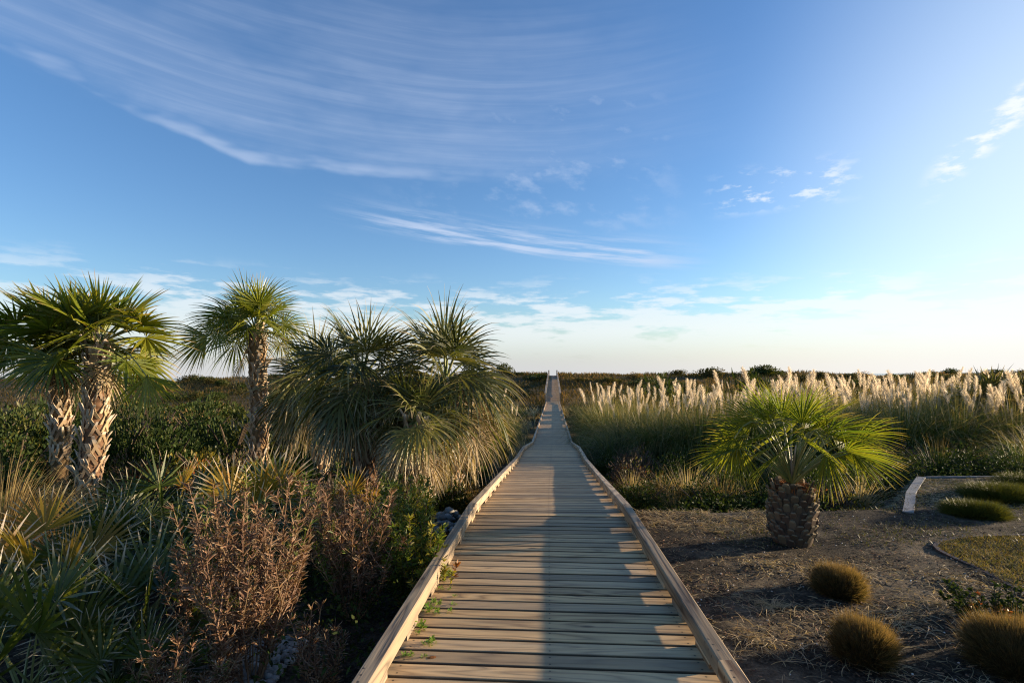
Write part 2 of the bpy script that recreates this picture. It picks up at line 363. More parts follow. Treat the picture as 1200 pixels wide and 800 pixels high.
def build_boardwalk():
    root = thing('boardwalk', 'long weathered plank boardwalk with timber kerbs running to the dunes', 'boardwalk', (deck_x(0), 0, 0))
    inv = -np.array(root.location)
    def fin(mb, pcs, name, mat, parent=root):
        o = mb.build(name, mat, parent, pc=np.concatenate(pcs)); o.location = inv if parent is root else (0, 0, 0); return o
    # planks
    mb, pcs = MB(), []; y = .6; pitch = .1425
    while y < 139.5:
        ramp = y > 72
        c, a, s, n = frame(y + .07); W = .93 if not ramp else 1.0
        r = U(0, 1); e = U(-.012, .012, 2); dz = U(-.0025, .0025); w = .1245 + U(-.003, .002)
        yaw = U(-.0018, .0018) - .012
        prof = [(-w / 2, -.034), (w / 2, -.034), (w / 2, -.004), (w / 2 - .005, 0), (-w / 2 + .005, 0), (-w / 2, -.004)]
        V = []; P = []; TX = []; K = 3 if y < 12 else 2
        for k in range(K):
            X = -W + 2 * W * k / (K - 1) + (e[0] if k == 0 else e[1] if k == K - 1 else 0)
            for (u, z) in prof:
                cup = U(-.0006, .0006)
                V.append(c + s * X + a * (u + X * yaw) + n * (z + dz + cup)); P.append((X + r * 91, u + r * 53, r * 37)); TX.append(X)
        m = 6; Fc = []
        for k in range(K - 1):
            for i in range(m):
                j = (i + 1) % m; b = k * m; Fc.append((b + i, b + j, b + m + j, b + m + i))
        for b in (0, (K - 1) * m): Fc += [(b, b + 1, b + 2, b + 5), (b + 2, b + 3, b + 4, b + 5)]
        mb.add(V, Fc, TX, r); pcs.append(np.array(P)); y += pitch * a[1]
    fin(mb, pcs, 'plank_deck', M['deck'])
    # joists and piles below
    mb, pcs = MB(), []
    knots = [.4, 2.66, 6.2, 9.9, 13.6, 17.2, 24.4, 36, 48, 60, 71.5, 79, 97, 115, 134, 139]
    for o_ in (-.8, 0, .8):
        for y0, y1 in zip(knots[:-1], knots[1:]):
            A = np.array([deck_x(y0) + o_, y0, deck_z(y0) - .24]); Bp = np.array([deck_x(y1) + o_, y1, deck_z(y1) - .24]); prism_along(mb, pcs, A, Bp, .04, .195, U(0, 1))
    fin(mb, pcs, 'joist_frame', M['deck'])
    for y in (1.5, 4.5, 7.5, 10.5, 13.6, 17.2, 21, 24.4, 30, 36, 42, 48, 54, 60, 66, 71.5, 79):
        for o_ in (-.86, .86):
            mb, pcs = MB(), []; x = deck_x(y) + o_; prism_along(mb, pcs, (x, y, ground(x, y) - .3), (x, y, deck_z(y) - .05), .12, .12, U(0, 1), side=np.array([1., 0, 0])); fin(mb, pcs, 'pile', M['rail'])
    # kerb rails on spacer blocks
    for sd, joints in ((-1, [.5, 2.35, 6.2, 9.8, 13.6, 17.2, 20.8, 24.4, 29, 34, 39, 44, 49, 54, 59, 64, 68.5, 72.5]), (1, [.5, 2.75, 6.2, 10.0, 13.6, 17.2, 20.6, 24.4, 29, 34, 39, 44, 49, 54, 59, 64, 68.5, 72.5])):
        for y0, y1 in zip(joints[:-1], joints[1:]):
            mb, pcs = MB(), []
            def rp(y, e=0):
                c, a, s, n = frame(y); return c + s * (.88 * sd) + n * .040 + a * e
            j = U(-.004, .004)
            prism_along(mb, pcs, rp(y0, .002), rp(y1, -.002), .089, .089 + j * .5, U(0, 1), ch=.007)
            rail = fin(mb, pcs, 'kerb_rail', M['rail'])
            if y0 < 30:
                A, Bq = rp(y0), rp(y1); L = np.linalg.norm(Bq - A); k = max(1, round(L / .61))
                for i in range(k):
                    t = (i + .5) / k + U(-.02, .02); q = A + (Bq - A) * t; al = (Bq - A) / L; ln = .27 / 2
                    mbb, pb = MB(), []; s_ = norm(np.cross(al, UP)); nn = np.cross(s_, al)
                    prism_along(mbb, pb, q - al * ln - nn * .0405, q + al * ln - nn * .0405, .086, .0385, U(0, 1), ch=.002); fin(mbb, pb, 'spacer_block', M['rail'], rail)
    # handrailed ramp up the dune
    for sd in (-1, 1):
        ys_ = list(np.arange(73.5, 140, 4.06))
        for y in ys_:
            c, a, s, n = frame(y); p = c + s * (1.03 * sd); end = y > 136
            mb, pcs = MB(), []; hgt = 1.12 if not end else 1.35
            prism_along(mb, pcs, p - UP * .8, p + UP * hgt, .13 if not end else .30, .13 if not end else .30, U(0, 1), side=np.array([1., 0, 0])); fin(mb, pcs, 'post', M['post'])
        for y0, y1 in zip(ys_[:-1], ys_[1:]):
            for hz, w, h, nm in ((1.09, .26, .06, 'handrail'), (.86, .045, .14, 'lower_rail'), (.62, .045, .14, 'lower_rail'), (.38, .045, .14, 'lower_rail'), (.14, .045, .14, 'lower_rail')):  # extra lower boards added so the railing shades the ramp deck
                mb, pcs = MB(), []
                A = frame(y0)[0] + np.array([(.97 if nm != 'handrail' else 1.0) * sd, .01, hz]); Bq = frame(y1)[0] + np.array([(.97 if nm != 'handrail' else 1.0) * sd, -.01, hz])
                prism_along(mb, pcs, A, Bq, w, h, U(0, 1)); fin(mb, pcs, nm, M['rail'])
build_boardwalk()

# ------------------------------------------------------------------ plant builders
def fan(mb, hub, d, nrm, R, nseg=34, spread=2.1, droop=.5, fold=.25, wmul=1.0, m=0, r=None, K=6, ragged=.06, dull=0.0):
    d = norm(np.array(d, float)); nrm = norm(np.array(nrm, float) - d * np.dot(nrm, d)); side = np.cross(d, nrm)
    a = np.linspace(-spread, spread, nseg) + U(-.015, .015, nseg)
    rr = U(0, 1) if r is None else r
    D = np.cos(a)[:, None] * d + np.sin(a)[:, None] * side + nrm * (fold * (1 - np.cos(a)) * .5 + .0)[:, None] + U(-.03, .03, (nseg, 3))
    S = -np.sin(a)[:, None] * d + np.cos(a)[:, None] * side + nrm * (np.where(np.arange(nseg) % 2, .5, -.5))[:, None]
    L = R * (.72 + .28 * np.cos(a * .75)) * U(1 - ragged * 2, 1 + ragged, nseg)
    W = wmul * 2.3 * spread / nseg * .38 * L
    gap = U(0, 1, nseg) > .04
    strips(mb, np.repeat([hub], nseg, 0)[gap], D[gap], S[gap], L[gap], W[gap], (droop * U(.75, 1.25, nseg))[gap], K, FANP, m, np.clip(rr + U(-.25, .25, nseg), 0, 1)[gap], pw=1.7)

def petiole_curve(c, az, el, L, sag, K=6):
    d0 = np.array([math.cos(az) * math.cos(el), math.sin(az) * math.cos(el), math.sin(el)]); P = [np.array(c, float)]; d = d0
    for k in range(K - 1):
        d = norm(d0 - UP * sag * ((k + .5) / (K - 1)) ** 1.3); P.append(P[-1] + d * L / (K - 1))
    return np.array(P), norm(d)

def crown(c, n, Lp, R, el0, el1, sag, droop, nseg=34, fold=.3, bias=None, mb=None, mbp=None, wmul=1.0, prad=.014, rr=None, spread=2.0, K=6, az0=0.0, droop_in=0.35):
    mb = mb or MB(); mbp = mbp or MB()
    for i in range(n):
        f = (i + .5) / n; az = az0 + i * 2.39996 + U(-.4, .4); el = el0 + (el1 - el0) * f ** .85 + U(-.22, .22)
        L = Lp * U(.7, 1.25) * (.75 + .35 * f); s = sag * (.4 + .8 * f)
        P, d = petiole_curve(c, az, el, L, s)
        rad = np.linspace(prad * 1.7, prad * .8, len(P)); tubes(mbp, P, rad, 4, 0, U(0, 1))
        nrm = norm(UP - d * d[2] + np.array([math.cos(az), math.sin(az), 0]) * (-.01)); 
        if abs(d[2]) > .93: nrm = norm(-np.array([math.cos(az), math.sin(az), 0]) + UP * .05)
        tw = U(-1.2, 1.2) * (1 - .4 * f); side = np.cross(d, nrm); nrm = norm(nrm + side * tw)
        fan(mb, P[-1], norm(d - UP * droop_in * f), nrm, R * U(.85, 1.1), nseg, spread * U(.85, 1.05), droop * (.4 + f), fold, wmul, 0, rr if rr is not None else U(0, 1), K)
    return mb, mbp

def palm_trunk(base, top, rad, nb, boot_len=.36, boots_from=0.0, lean_out=.42, bw=.11, nrows=None):
    """smooth core + criss-cross leaf bases"""
    base = np.array(base, float); top = np.array(top, float)
    K = 14; t = np.linspace(0, 1, K); mid = (top - base) * 0; C = base + (top - base) * t[:, None] + np.array([.05, .02, 0]) * np.sin(t * PI)[:, None]
    core = MB(); R = rad * (1 + .22 * np.exp(-t * 9)) * U(.96, 1.04, K); tubes(core, C, R, 16)
    bm = MB(); H = np.linalg.norm(top - base)
    for i in range(nb):
        if U(0, 1) < .13: continue
        f = boots_from + (1 - boots_from) * (i + .5 + U(-.8, .8)) / nb; az = i * 2.39996 + U(-.3, .3)
        c = base + (top - base) * f + np.array([.05, .02, 0]) * math.sin(f * PI); o = np.array([math.cos(az), math.sin(az), 0]); s = np.array([-o[1], o[0], 0])
        r_ = np.interp(f, t, R); L = boot_len * U(.5, 1.2); rr = U(0, 1); lo = lean_out * U(.5, 1.9); sk = U(-.4, .4)
        for sg in (-1, 1):   # the split base: two legs meeting in a tongue
            P0 = c + o * (r_ - .012) + s * (bw * .62 * sg); pts = [P0 - UP * .02]
            dirs = [norm(UP - s * sg * .50 + o * .12), norm(UP - s * sg * .42 + o * lo * .5), norm(UP + s * sk + o * lo)]
            for k, d in enumerate(dirs): pts.append(pts[-1] + d * L / 3)
            pts = np.array(pts); W = np.array([bw * .42, bw * .42, bw * .34, bw * .26]); Th = np.array([.018, .022, .018, .012])
            V = []
            for k in range(4):
                ss = norm(s + U(-.05, .05, 3)); V += [pts[k] - ss * W[k] / 2, pts[k] + ss * W[k] / 2, pts[k] + ss * W[k] / 2 + o * Th[k], pts[k] - ss * W[k] / 2 + o * Th[k]]
            Fc = []
            for k in range(3):
                b = k * 4; Fc += [(b + j, b + (j + 1) % 4, b + 4 + (j + 1) % 4, b + 4 + j) for j in range(4)]
            Fc.append((12, 13, 14, 15)); bm.add(V, Fc, np.repeat([0, .35, .7, 1], 4), rr)
    return core, bm

def finish_palm(root, core, bm, mb, mbp, leaf, boot='boot', extra=None):
    o = -np.array(root.location)
    for nm, b, mt in (('trunk', core, 'fibre'), ('leaf_bases', bm, boot), ('crown', mb, leaf), ('leaf_stalks', mbp, 'petiole')):
        if b is not None and b.V: b.build(nm, M[mt], root, smooth_=(nm in ('trunk', 'leaf_stalks'))).location = o

# ---- cabbage palms on the left
def cabbage_palm(label, bx, by, tx, ty, tz, rad, nb, n, Lp, R, el0, el1, sag, droop, leaf='sabal', az0=0, boots_from=.0, skirt=5, nseg=30, wmul=1.2, drop_fan=None, rootz=None, ndead_az=None):
    gz = ground(bx, by) - .05 if rootz is None else rootz
    root = thing('cabbage_palm', label, 'palm tree', (bx, by, gz), group='cabbage palms left of the boardwalk')
    core, bm = palm_trunk((bx, by, gz), (tx, ty, tz), rad, nb, boots_from=boots_from)
    mb, mbp = crown((tx, ty, tz - .02), n, Lp, R, el0, el1, sag, droop, nseg=nseg, az0=az0, wmul=wmul)
    finish_palm(root, core, bm, mb, mbp, leaf)
    o = -np.array(root.location)
    if skirt:
        ds, dp = MB(), MB(); crown((tx, ty, tz - .15), skirt, Lp * .75, R * .75, -.35, -1.0, .8, 1.2, nseg=24, mb=ds, mbp=dp, az0=az0 + 1, wmul=.6)
        ds.build('dead_fronds', M['deadfrond'], root).location = o; dp.build('dead_stalks', M['drystem'], root).location = o
    for dfan in (drop_fan or []):
        hub, d, Rr, nrm = dfan; f_, p_ = MB(), MB(); top = np.array([tx, ty, tz]); hub = np.array(hub, float)
        t = np.linspace(0, 1, 7)[:, None]; P = top + (hub - top) * t + UP * (.18 * np.sin(t * PI)); tubes(p_, P, np.linspace(.018, .009, 7), 4)
        fan(f_, hub, d, nrm, Rr, 30, 1.15, .35, .1, 1.2, r=.95)
        f_.build('hanging_frond', M[leaf], root).location = o; p_.build('frond_stalk', M['petiole'], root).location = o
    return root

cabbage_palm('cabbage palm with slim rough trunk behind tan grass, leftmost palm', px(66, 9.1), 9.1, px(72, 9.1), 9.0, 2.0 + (440 - 405) * 9.1 / F, .112, 80, 27, .60, .74, 1.5, -.22, .5, .4, az0=.4, boots_from=.28, skirt=3)
cabbage_palm('cabbage palm with thick criss-cross trunk and one big fan hanging down on its right', px(96, 8.5), 8.5, px(116, 8.5), 8.5, 2.0 + (440 - 400) * 8.5 / F, .142, 104, 29, .60, .76, 1.52, -.18, .5, .35, az0=2.2, boots_from=.16, skirt=3,
             drop_fan=[((px(172, 7.9), 7.9, 2.0 + 2 * 7.9 / F), (.30, -.1, -1), .74, (.2, -1, .1)), ((px(50, 8.0), 8.0, 2.0 + 25 * 8 / F), (-.95, -.1, -.35), .8, (.25, -1, .3))])
cabbage_palm('cabbage palm with a bright loose crown standing between two larger palm groups', px(300, 11.3), 11.3, px(300, 11.3), 11.3, 2.0 + (440 - 386) * 11.3 / F, .148, 124, 28, .62, .84, 1.52, .0, .6, .7, az0=1.0, skirt=2, nseg=36, wmul=.85,
             drop_fan=[((px(243, 10.8), 10.8, 2.0 + 48 * 10.8 / F), (-.9, -.2, -.55), .95, (.2, -.8, .5))])

# ---- shaggy palms beside the boardwalk (centre left)
def shaggy_palm(label, x, d, top_y, n_, R, Lp, seed_az, dead, leaf='sabal_dark', el1=-.6, nseg=30, droop=1.3):
    X = px(x, d); gz = float(ground(X, d)) - .05; tz = EYE + (440 - top_y) * d / F
    root = thing('shaggy_palm', label, 'palm tree', (X, d, gz), group='shaggy palms left of the boardwalk')
    core, bm = palm_trunk((X, d, gz), (X, d, tz), .14, 60, boots_from=.02)
    n = int(n_ * 1.5); mb, mbp = crown((X, d, tz), n, Lp, R, 1.45, el1, .75, droop, nseg=nseg, az0=seed_az, wmul=.72, K=7, droop_in=.6)
    finish_palm(root, core, bm, mb, mbp, leaf)
    ds, dp = MB(), MB(); crown((X, d, tz - .1), int(dead * 2.2), Lp * 1.15, R * .9, -.15, -1.15, .9, 1.5, nseg=26, mb=ds, mbp=dp, az0=seed_az + 1, wmul=.42, K=7)
    ds.build('dead_fronds', M['deadfrond'], root).location = -np.array(root.location); dp.build('dead_stalks', M['drystem'], root).location = -np.array(root.location)
shaggy_palm('shaggy grey-green palm with tall spiky crown nearest the boardwalk', 522, 8.3, 448, 22, .92, .66, .3, 12)
shaggy_palm('dark shaggy palm with drooping leaves in the middle of the palm thicket', 425, 8.4, 442, 21, .90, .66, 1.7, 10)
shaggy_palm('low dark palm in the shade under the bright loose-crowned palm', 372, 10.9, 455, 20, 1.0, .6, 2.9, 7)
shaggy_palm('squat palm with pale dry fans hanging to the ground by the kerb', 487, 7.5, 495, 15, .66, .38, .9, 14, el1=-.3)

# ---- pineapple-trunked palm in the yard
def pineapple_palm():
    X, Y = px(927, 6.45), 6.45; g = float(ground(X, Y)) - .03
    root = thing('pineapple_palm', 'small palm with fat pineapple-shaped trunk and arching fans in the bare yard', 'palm tree', (X, Y, g))
    o = -np.array(root.location)
    t = np.linspace(0, 1, 12); H = .74; R = np.interp(t, [0, .12, .5, .82, .95, 1], [.19, .235, .25, .23, .16, .06]); C = np.stack([X + 0 * t, Y + 0 * t, g + t * H], -1)
    core = MB(); tubes(core, C, R, 20); core.build('trunk', M['twig'], root, smooth_=True).location = o
    bm = MB(); nb = 175
    for i in range(nb):
        if U(0, 1) < .06: continue
        f = .02 + .92 * (i + U(-2, 2)) / nb; f = max(f, .01); az = i * 2.39996 + U(-.12, .12); od = np.array([math.cos(az), math.sin(az), 0]); s = np.array([-od[1], od[0], 0]); r_ = np.interp(f, t, R)
        c = np.array([X, Y, g + f * H]) + od * (r_ - .012); w = .085 * U(.85, 1.1); L = .09 * U(.7, 1.3); lo = .33 * U(.3, 1.5)
        w *= U(.8, 1.15); ks = [(0, .9, .012), (.45, 1.05, .022), (.85, .85, .03), (1.0, .5, .022)]; s = norm(s + UP * U(-.2, .2)); V = []
        for (k, ww, th) in ks:
            q = c + UP * L * k + od * lo * L * k; V += [q - s * w * ww / 2, q + s * w * ww / 2, q + s * w * ww * .42 + od * th, q - s * w * ww * .42 + od * th]
        Fc = []
        for k in range(3):
            b = k * 4; Fc += [(b + j, b + (j + 1) % 4, b + 4 + (j + 1) % 4, b + 4 + j) for j in range(4)]
        Fc.append((12, 13, 14, 15)); bm.add(V, Fc, np.repeat([0, .3, .7, 1], 4), U(0, 1))
    bm.build('leaf_bases', M['pineboot'], root).location = o
    fb = MB(); n = 260; az = U(0, 2 * PI, n); rr = U(.02, .19, n); P = np.stack([X + rr * np.cos(az), Y + rr * np.sin(az), g + H - .02 - rr * .35], -1)
    strips(fb, P, np.stack([np.cos(az) * .7, np.sin(az) * .7, U(.2, 1.2, n)], -1), np.stack([-np.sin(az), np.cos(az), 0 * az], -1), U(.06, .16, n), .014, 1.2, 3)
    fb.build('crown_fibre', M['rust'], root).location = o
    top = (X, Y, g + H - .02); mb, mbp = MB(), MB()
    # explicit arching leaves: azimuth (deg, 0 = +x right, -90 = to camera), elevation, length, radius
    leaves = [(0, 58, .60, .60), (-28, 46, .62, .60), (18, 42, .66, .62), (40, 66, .62, .58), (-50, 66, .62, .58), (-8, 74, .60, .62), (175, 58, .66, .60), (195, 42, .74, .58),
              (150, 64, .64, .58), (215, 60, .66, .55), (165, 76, .62, .6), (110, 66, .62, .58), (75, 60, .6, .58), (-80, 72, .60, .52), (-100, 58, .62, .5), (95, 80, .66, .6), (-130, 55, .64, .55), (130, 50, .62, .58), (5, 30, .58, .55), (-70, 82, .62, .55), (-20, 84, .62, .6), (200, 82, .64, .58),
              (8, 20, .55, .56), (-15, 62, .7, .6), (30, 52, .72, .6), (185, 66, .74, .58), (160, 30, .62, .56), (-45, 50, .6, .55), (230, 46, .66, .52), (60, 74, .7, .6), (-5, 48, .78, .6), (140, 78, .7, .6), (-150, 68, .7, .56)]
    for (a, e, L, R_) in leaves:
        az = math.radians(a + U(-4, 4)); e = max(e, 44); P, d = petiole_curve(top, az, math.radians(e), L * 1.22, .55, 7)
        tubes(mbp, P, np.linspace(.017, .008, 7), 5, 0, U(0, 1)); nrm = norm(UP - d * d[2] + 1e-3); side = np.cross(d, nrm); nrm = norm(nrm + side * U(-1.0, 1.0))
        fan(mb, P[-1], norm(d - UP * .45), nrm, R_ * U(.9, 1.08), 36, 1.5, .48, .35, .85, 0, U(.2, 1), 7, ragged=.04)
    # two hanging fans either side
    for (hub, d, R_, nr) in (((px(860, 6.2), 6.2, EYE - 75 * 6.2 / F), (-.15, -.1, -1), .62, (-.3, -1, .2)), ((px(968, 6.1), 6.1, EYE - 92 * 6.1 / F), (.1, -.1, -1), .58, (.2, -1, .2))):
        hub = np.array(hub); tt = np.linspace(0, 1, 8)[:, None]; tp = np.array(top); P = tp + (hub - tp) * tt + UP * (.42 * np.sin(tt * PI) ** .8); tubes(mbp, P, np.linspace(.016, .007, 8), 5)
        fan(mb, hub, d, nr, R_, 30, .75, .3, .1, 1.3, 0, .8, 6)
    mb.build('crown', M['pindo'], root).location = o; mbp.build('leaf_stalks', M['petiole'], root, smooth_=True).location = o
    dm = MB()
    for a in (-95, -60, -120, 100): 
        az = math.radians(a); P, d = petiole_curve(top, az, 1.35, .5, .25, 6); tubes(dm, P, np.linspace(.02, .008, 6), 5)
    dm.build('dead_stalks', M['boot'], root, smooth_=True).location = o
pineapple_palm()

# ---- saw palmettos
def palmetto(label, x, d, h, n, R, leaf='palmetto', az0=0.0, spreadr=.45, gold=0):
    X = px(x, d); g = float(ground(X, d)); root = thing('saw_palmetto', label, 'palmetto', (X, d, g), group='saw palmettos left of the boardwalk'); o = -np.array(root.location)
    mb, mbp, mg = MB(), MB(), MB()
    for i in range(n):
        az = az0 + i * 2.39996; f = (i + .5) / n; el = 1.45 - f * .95 + U(-.1, .1); L = h * U(.75, 1.05) * (1 - .25 * f)
        P, d_ = petiole_curve((X + U(-.06, .06), d + U(-.06, .06), g), az, el, L, .35); tubes(mbp, P, np.linspace(.009, .006, 6), 4)
        nrm = norm(UP * .6 - d_ * d_[2] - np.array([math.cos(az), math.sin(az), 0]) * .4 + np.array([U(-.5, .5), -.7, 0])); dd = norm(d_ + np.array([math.cos(az), math.sin(az), 0]) * .25)
        if i < gold: mg = MB()
        fan(mg if i < gold else mb, P[-1], dd, nrm, R * U(.8, 1.15), 24, 1.75, .15, .30, 1.05, 0, U(0, 1), 5, ragged=.08)
        if i < gold: mg.build('yellowed_fan', M['palmetto_gold'], root).location = o
    if mb.V: mb.build('fans', M[leaf], root).location = o
    mbp.build('leaf_stalks', M['petiole'], root).location = o
palmetto('saw palmetto with pale frayed fan tips in front of the palm trunks', 200, 5.6, .95, 14, .42, az0=.3, gold=1)
palmetto('saw palmetto with one big orange-yellow fan facing the boardwalk', 312, 5.6, .98, 13, .44, az0=-1.3, gold=3)
palmetto('bright green saw palmetto just behind the dry brown shrub', 262, 4.7, .85, 13, .42, az0=1.6)
palmetto('saw palmetto with ragged golden fans by the left edge of the view', 62, 4.3, .80, 12, .46, az0=2.6, gold=5)
palmetto('large dark saw palmetto over the white pebbles in the corner', 28, 3.4, .62, 14, .50, az0=.9)
palmetto('dark saw palmetto spreading low over the pebbles beside the dry shrub', 165, 3.9, .55, 13, .48, az0=2.0)
palmetto('shaded saw palmetto between the tan grass and the frayed palmetto', 128, 5.2, .75, 13, .45, az0=.1)
palmetto('small yellow-tinged palmetto among the dry stems', 405, 5.9, .75, 10, .34, az0=1.1, gold=3)
palmetto('young palmetto sprouting narrow lime fans low over the pebbles', 150, 3.35, .28, 7, .34, az0=1.1)

# ---- narrow-leaved shrubs (dead and green)
def wand_shrub(label, x, d, h, spread, nst, leaf='deadleaf', leaf2=None, share2=.0, leaf_len=.06, per=110, stem='drystem', group='narrow-leaved shrubs left of the boardwalk', name='narrow_leaved_shrub', lean=(0, 0), wd=.0075, branches=4):
    X = px(x, d); g = float(ground(X, d)); root = thing(name, label, 'shrub', (X, d, g), group=group)
    st, l1, l2 = MB(), MB(), MB()
    for i in range(nst):
        az = i * 2.39996 + U(-.3, .3); sp = spread * math.sqrt((i + .5) / nst); L = h * U(.6, 1.03) * (1 - .15 * (sp / spread))
        tip = np.array([math.cos(az) * sp + lean[0], math.sin(az) * sp + lean[1], L]); K = 8; t = np.linspace(0, 1, K)[:, None]
        C = np.array([math.cos(az), math.sin(az), 0]) * .06 + tip * t + np.array([U(-.05, .05), U(-.05, .05), 0]) * np.sin(t * PI) - UP * .1 * np.sin(t * PI)
        sets = [(C, np.linspace(.006, .0025, K), .22)]
        for b in range(branches):
            f = U(.3, .8); q = np.array([np.interp(f, t[:, 0], C[:, j]) for j in range(3)]); a2 = U(0, 2 * PI); bl = h * U(.14, .3); tt = np.linspace(0, 1, 6)[:, None]
            sets.append((q + tt * np.array([math.cos(a2) * .5, math.sin(a2) * .5, .85]) * bl + np.array([math.cos(a2), math.sin(a2), 0]) * .03 * np.sin(tt * PI), np.linspace(.004, .002, 6), 0.0))
        for (c, rad, f0) in sets:
            tubes(st, c, rad, 4)
            ln = np.linalg.norm(c[-1] - c[0]); n = int(per * ln / h * 1.2) + 6
            f = f0 + (1 - f0) * U(0, 1, n) ** .8; f[-5:] = U(.96, 1, 5); kk = np.linspace(0, 1, len(c)); P = np.stack([np.interp(f, kk, c[:, j]) for j in range(3)], -1)
            a = U(0, 2 * PI, n); ax = norm(c[-1] - c[0]); D = norm(ax * U(.3, 1.1, n)[:, None] + np.stack([np.cos(a), np.sin(a), U(-.2, .2, n)], -1) * U(.5, 1, n)[:, None]); S = norm(np.cross(D, rng.normal(size=(n, 3))))
            tgt = l2 if (leaf2 and U(0, 1) < share2) else l1
            strips(tgt, P, D, S, leaf_len * U(.6, 1.2, n), wd * U(.7, 1.2, n), U(-.3, .7, n), 3, LEAFP)
    st.build('stems', M[stem], root)
    if l1.V: l1.build('leaves', M[leaf], root)
    if l2.V: l2.build('new_leaves', M[leaf2], root)
    return root
wand_shrub('large dry brown shrub of upright twiggy stems in the left foreground', 292, 3.55, 1.48, .40, 24, 'deadleaf', 'greenleaf', .10, per=105, branches=5, leaf_len=.066, wd=.0085)
wand_shrub('single long dry shoot bending left out of the saw palmettos', 232, 3.75, 1.05, .10, 3, 'deadleaf', per=120, lean=(-.13, 0))
wand_shrub('tall mixed shrub, brown stems with a few green shoots, second from the kerb', 412, 4.5, 1.30, .42, 24, 'deadleaf', 'greenleaf', .25, per=105, branches=5, leaf_len=.064, wd=.009)
wand_shrub('small bare dry sprig low beside the pebbles near the kerb', 372, 3.45, .55, .14, 7, 'deadleaf', per=60)
wand_shrub('yellow-green shrub with reddish shoots leaning over the kerb rail', 487, 4.55, .95, .23, 15, 'greenleaf', 'yellowleaf', .45, leaf_len=.06, per=120, stem='twig', wd=.013)
wand_shrub('green shrub topped by soft yellow shoots behind the mixed brown shrub', 462, 5.4, 1.12, .30, 17, 'greenleaf', 'yellowleaf', .3, leaf_len=.06, per=110, stem='twig', wd=.013)
wand_shrub('red-tipped little shrub growing right against the left kerb rail', 506, 4.15, .62, .14, 9, 'yellowleaf', 'redleaf', .3, leaf_len=.05, per=90, stem='twig', wd=.013)
wand_shrub('fine brown shrub in front of the dry hanging palm fans', 372, 5.6, 1.12, .35, 16, 'deadleaf', 'greenleaf', .3, per=90)
wand_shrub('greyish dry shrub at the bottom edge under the big brown one', 225, 3.25, .55, .30, 14, 'deadleaf', 'greenleaf', .1, per=100)

# ---- leafy bushes
def bush_mesh(w, h, nl, leaf_len, lumps=26, leafw=.5, seed=None, mats=('bush_dark',), share=(1.0,), lum_r=.3, flat=1.0):
    mb = MB(); n = nl; c = rng.normal(size=(lumps, 3)); c = norm(c) * U(.25, 1, lumps)[:, None] ** .5; c[:, 2] = np.abs(c[:, 2]) * .9
    c = c * np.array([w, w * flat, h]) * .78; rad = lum_r * min(w, h) * U(.7, 1.4, lumps)
    k = rng.integers(0, lumps, n); o = norm(rng.normal(size=(n, 3))); P = c[k] + o * (rad[k] * U(.55, 1.05, n))[:, None]; P[:, 2] = np.maximum(P[:, 2], .02 + U(0, .1, n))
    D = norm(o + UP * .5 + rng.normal(size=(n, 3)) * .5); S = norm(np.cross(D, rng.normal(size=(n, 3))))
    cr = U(0, 1, lumps)[k] * .6 + U(0, .4, n); mi = rng.choice(len(mats), lumps, p=np.array(share))[k]
    for j in range(len(mats)):
        q = mi == j
        if q.any(): strips(mb, P[q], D[q], S[q], leaf_len * U(.6, 1.2, q.sum()), leaf_len * leafw, .2, 2, OVALP, j, cr[q])
    return mb.mesh('bush_foliage', [M[m] for m in mats])
def stem_mesh(w, h, n=9):
    mb = MB(); a = U(0, 2 * PI, n); t = np.linspace(0, 1, 5)[None, :, None]; tip = np.stack([np.cos(a) * w * .6, np.sin(a) * w * .6, np.full(n, h * .8)], -1)[:, None]
    tubes(mb, tip * t + np.array([0, 0, .1]) * np.sin(t * PI), np.linspace(.03, .008, 5)[None], 5); return mb.mesh('bush_stems', M['twig'])
BM = [bush_mesh(1.0, 1.0, 5200, .075, 34, mats=('bush_dark', 'bush_olive'), share=(.8, .2)), bush_mesh(1.0, 1.0, 5200, .07, 30, mats=('bush_dark', 'bush_olive', 'bush_gold'), share=(.35, .45, .2)),
      bush_mesh(1.0, 1.0, 4600, .07, 28, mats=('bush_gold', 'bush_olive', 'redleaf'), share=(.5, .35, .15)), bush_mesh(1.0, 1.0, 4200, .075, 40, mats=('redleaf', 'twig', 'bush_olive'), share=(.2, .5, .3))]
SM = [stem_mesh(1, 1) for _ in range(2)]
FB = [bush_mesh(1.0, 1.0, 1500, .13, 22, mats=('duneg', 'bush_dark'), share=(.6, .4)), bush_mesh(1.0, 1.0, 1500, .13, 22, mats=('bush_dark', 'bush_olive'), share=(.7, .3)), bush_mesh(1.0, 1.0, 1300, .13, 22, mats=('dune', 'duneg'), share=(.5, .5))]
def bush(label, x, d, w, h, kind, group, far=False, z=None, name='bush', X=None):
    X = px(x, d) if X is None else X; g = float(ground(X, d)) - .05 if z is None else z
    root = thing(name, label, 'bush', (X, d, g), U(0, 6.28), group); root.scale = (w, w * U(.85, 1.1), h)
    link('foliage', BM[kind], root); link('stems', SM[kind % 2], root)
    return root
G1 = 'leafy bushes behind the left palms'
bush('golden-green bush turning rusty red, between two palm trunks', 248, 9.2, .85, 1.22, 2, G1)
bush('rust-tinged bush at the foot of the bright palm trunk', 285, 9.8, .6, 1.1, 3, G1)
bush('dark round bush just right of the thick palm trunk', 135, 10.8, .8, 1.72, 0, G1)
bush('dark bush behind the leftmost palm trunk', 20, 11.5, 1.4, 1.55, 0, G1)
bush('shaded reddish bush low between palm trunk and golden bush', 165, 9.6, .8, 1.0, 3, G1)
bush('dark green bush under the hanging fan', 195, 11.8, 1.1, 1.45, 0, G1)
bush('dark bush low behind the tan grass', 60, 10.2, 1.0, 1.15, 0, G1)
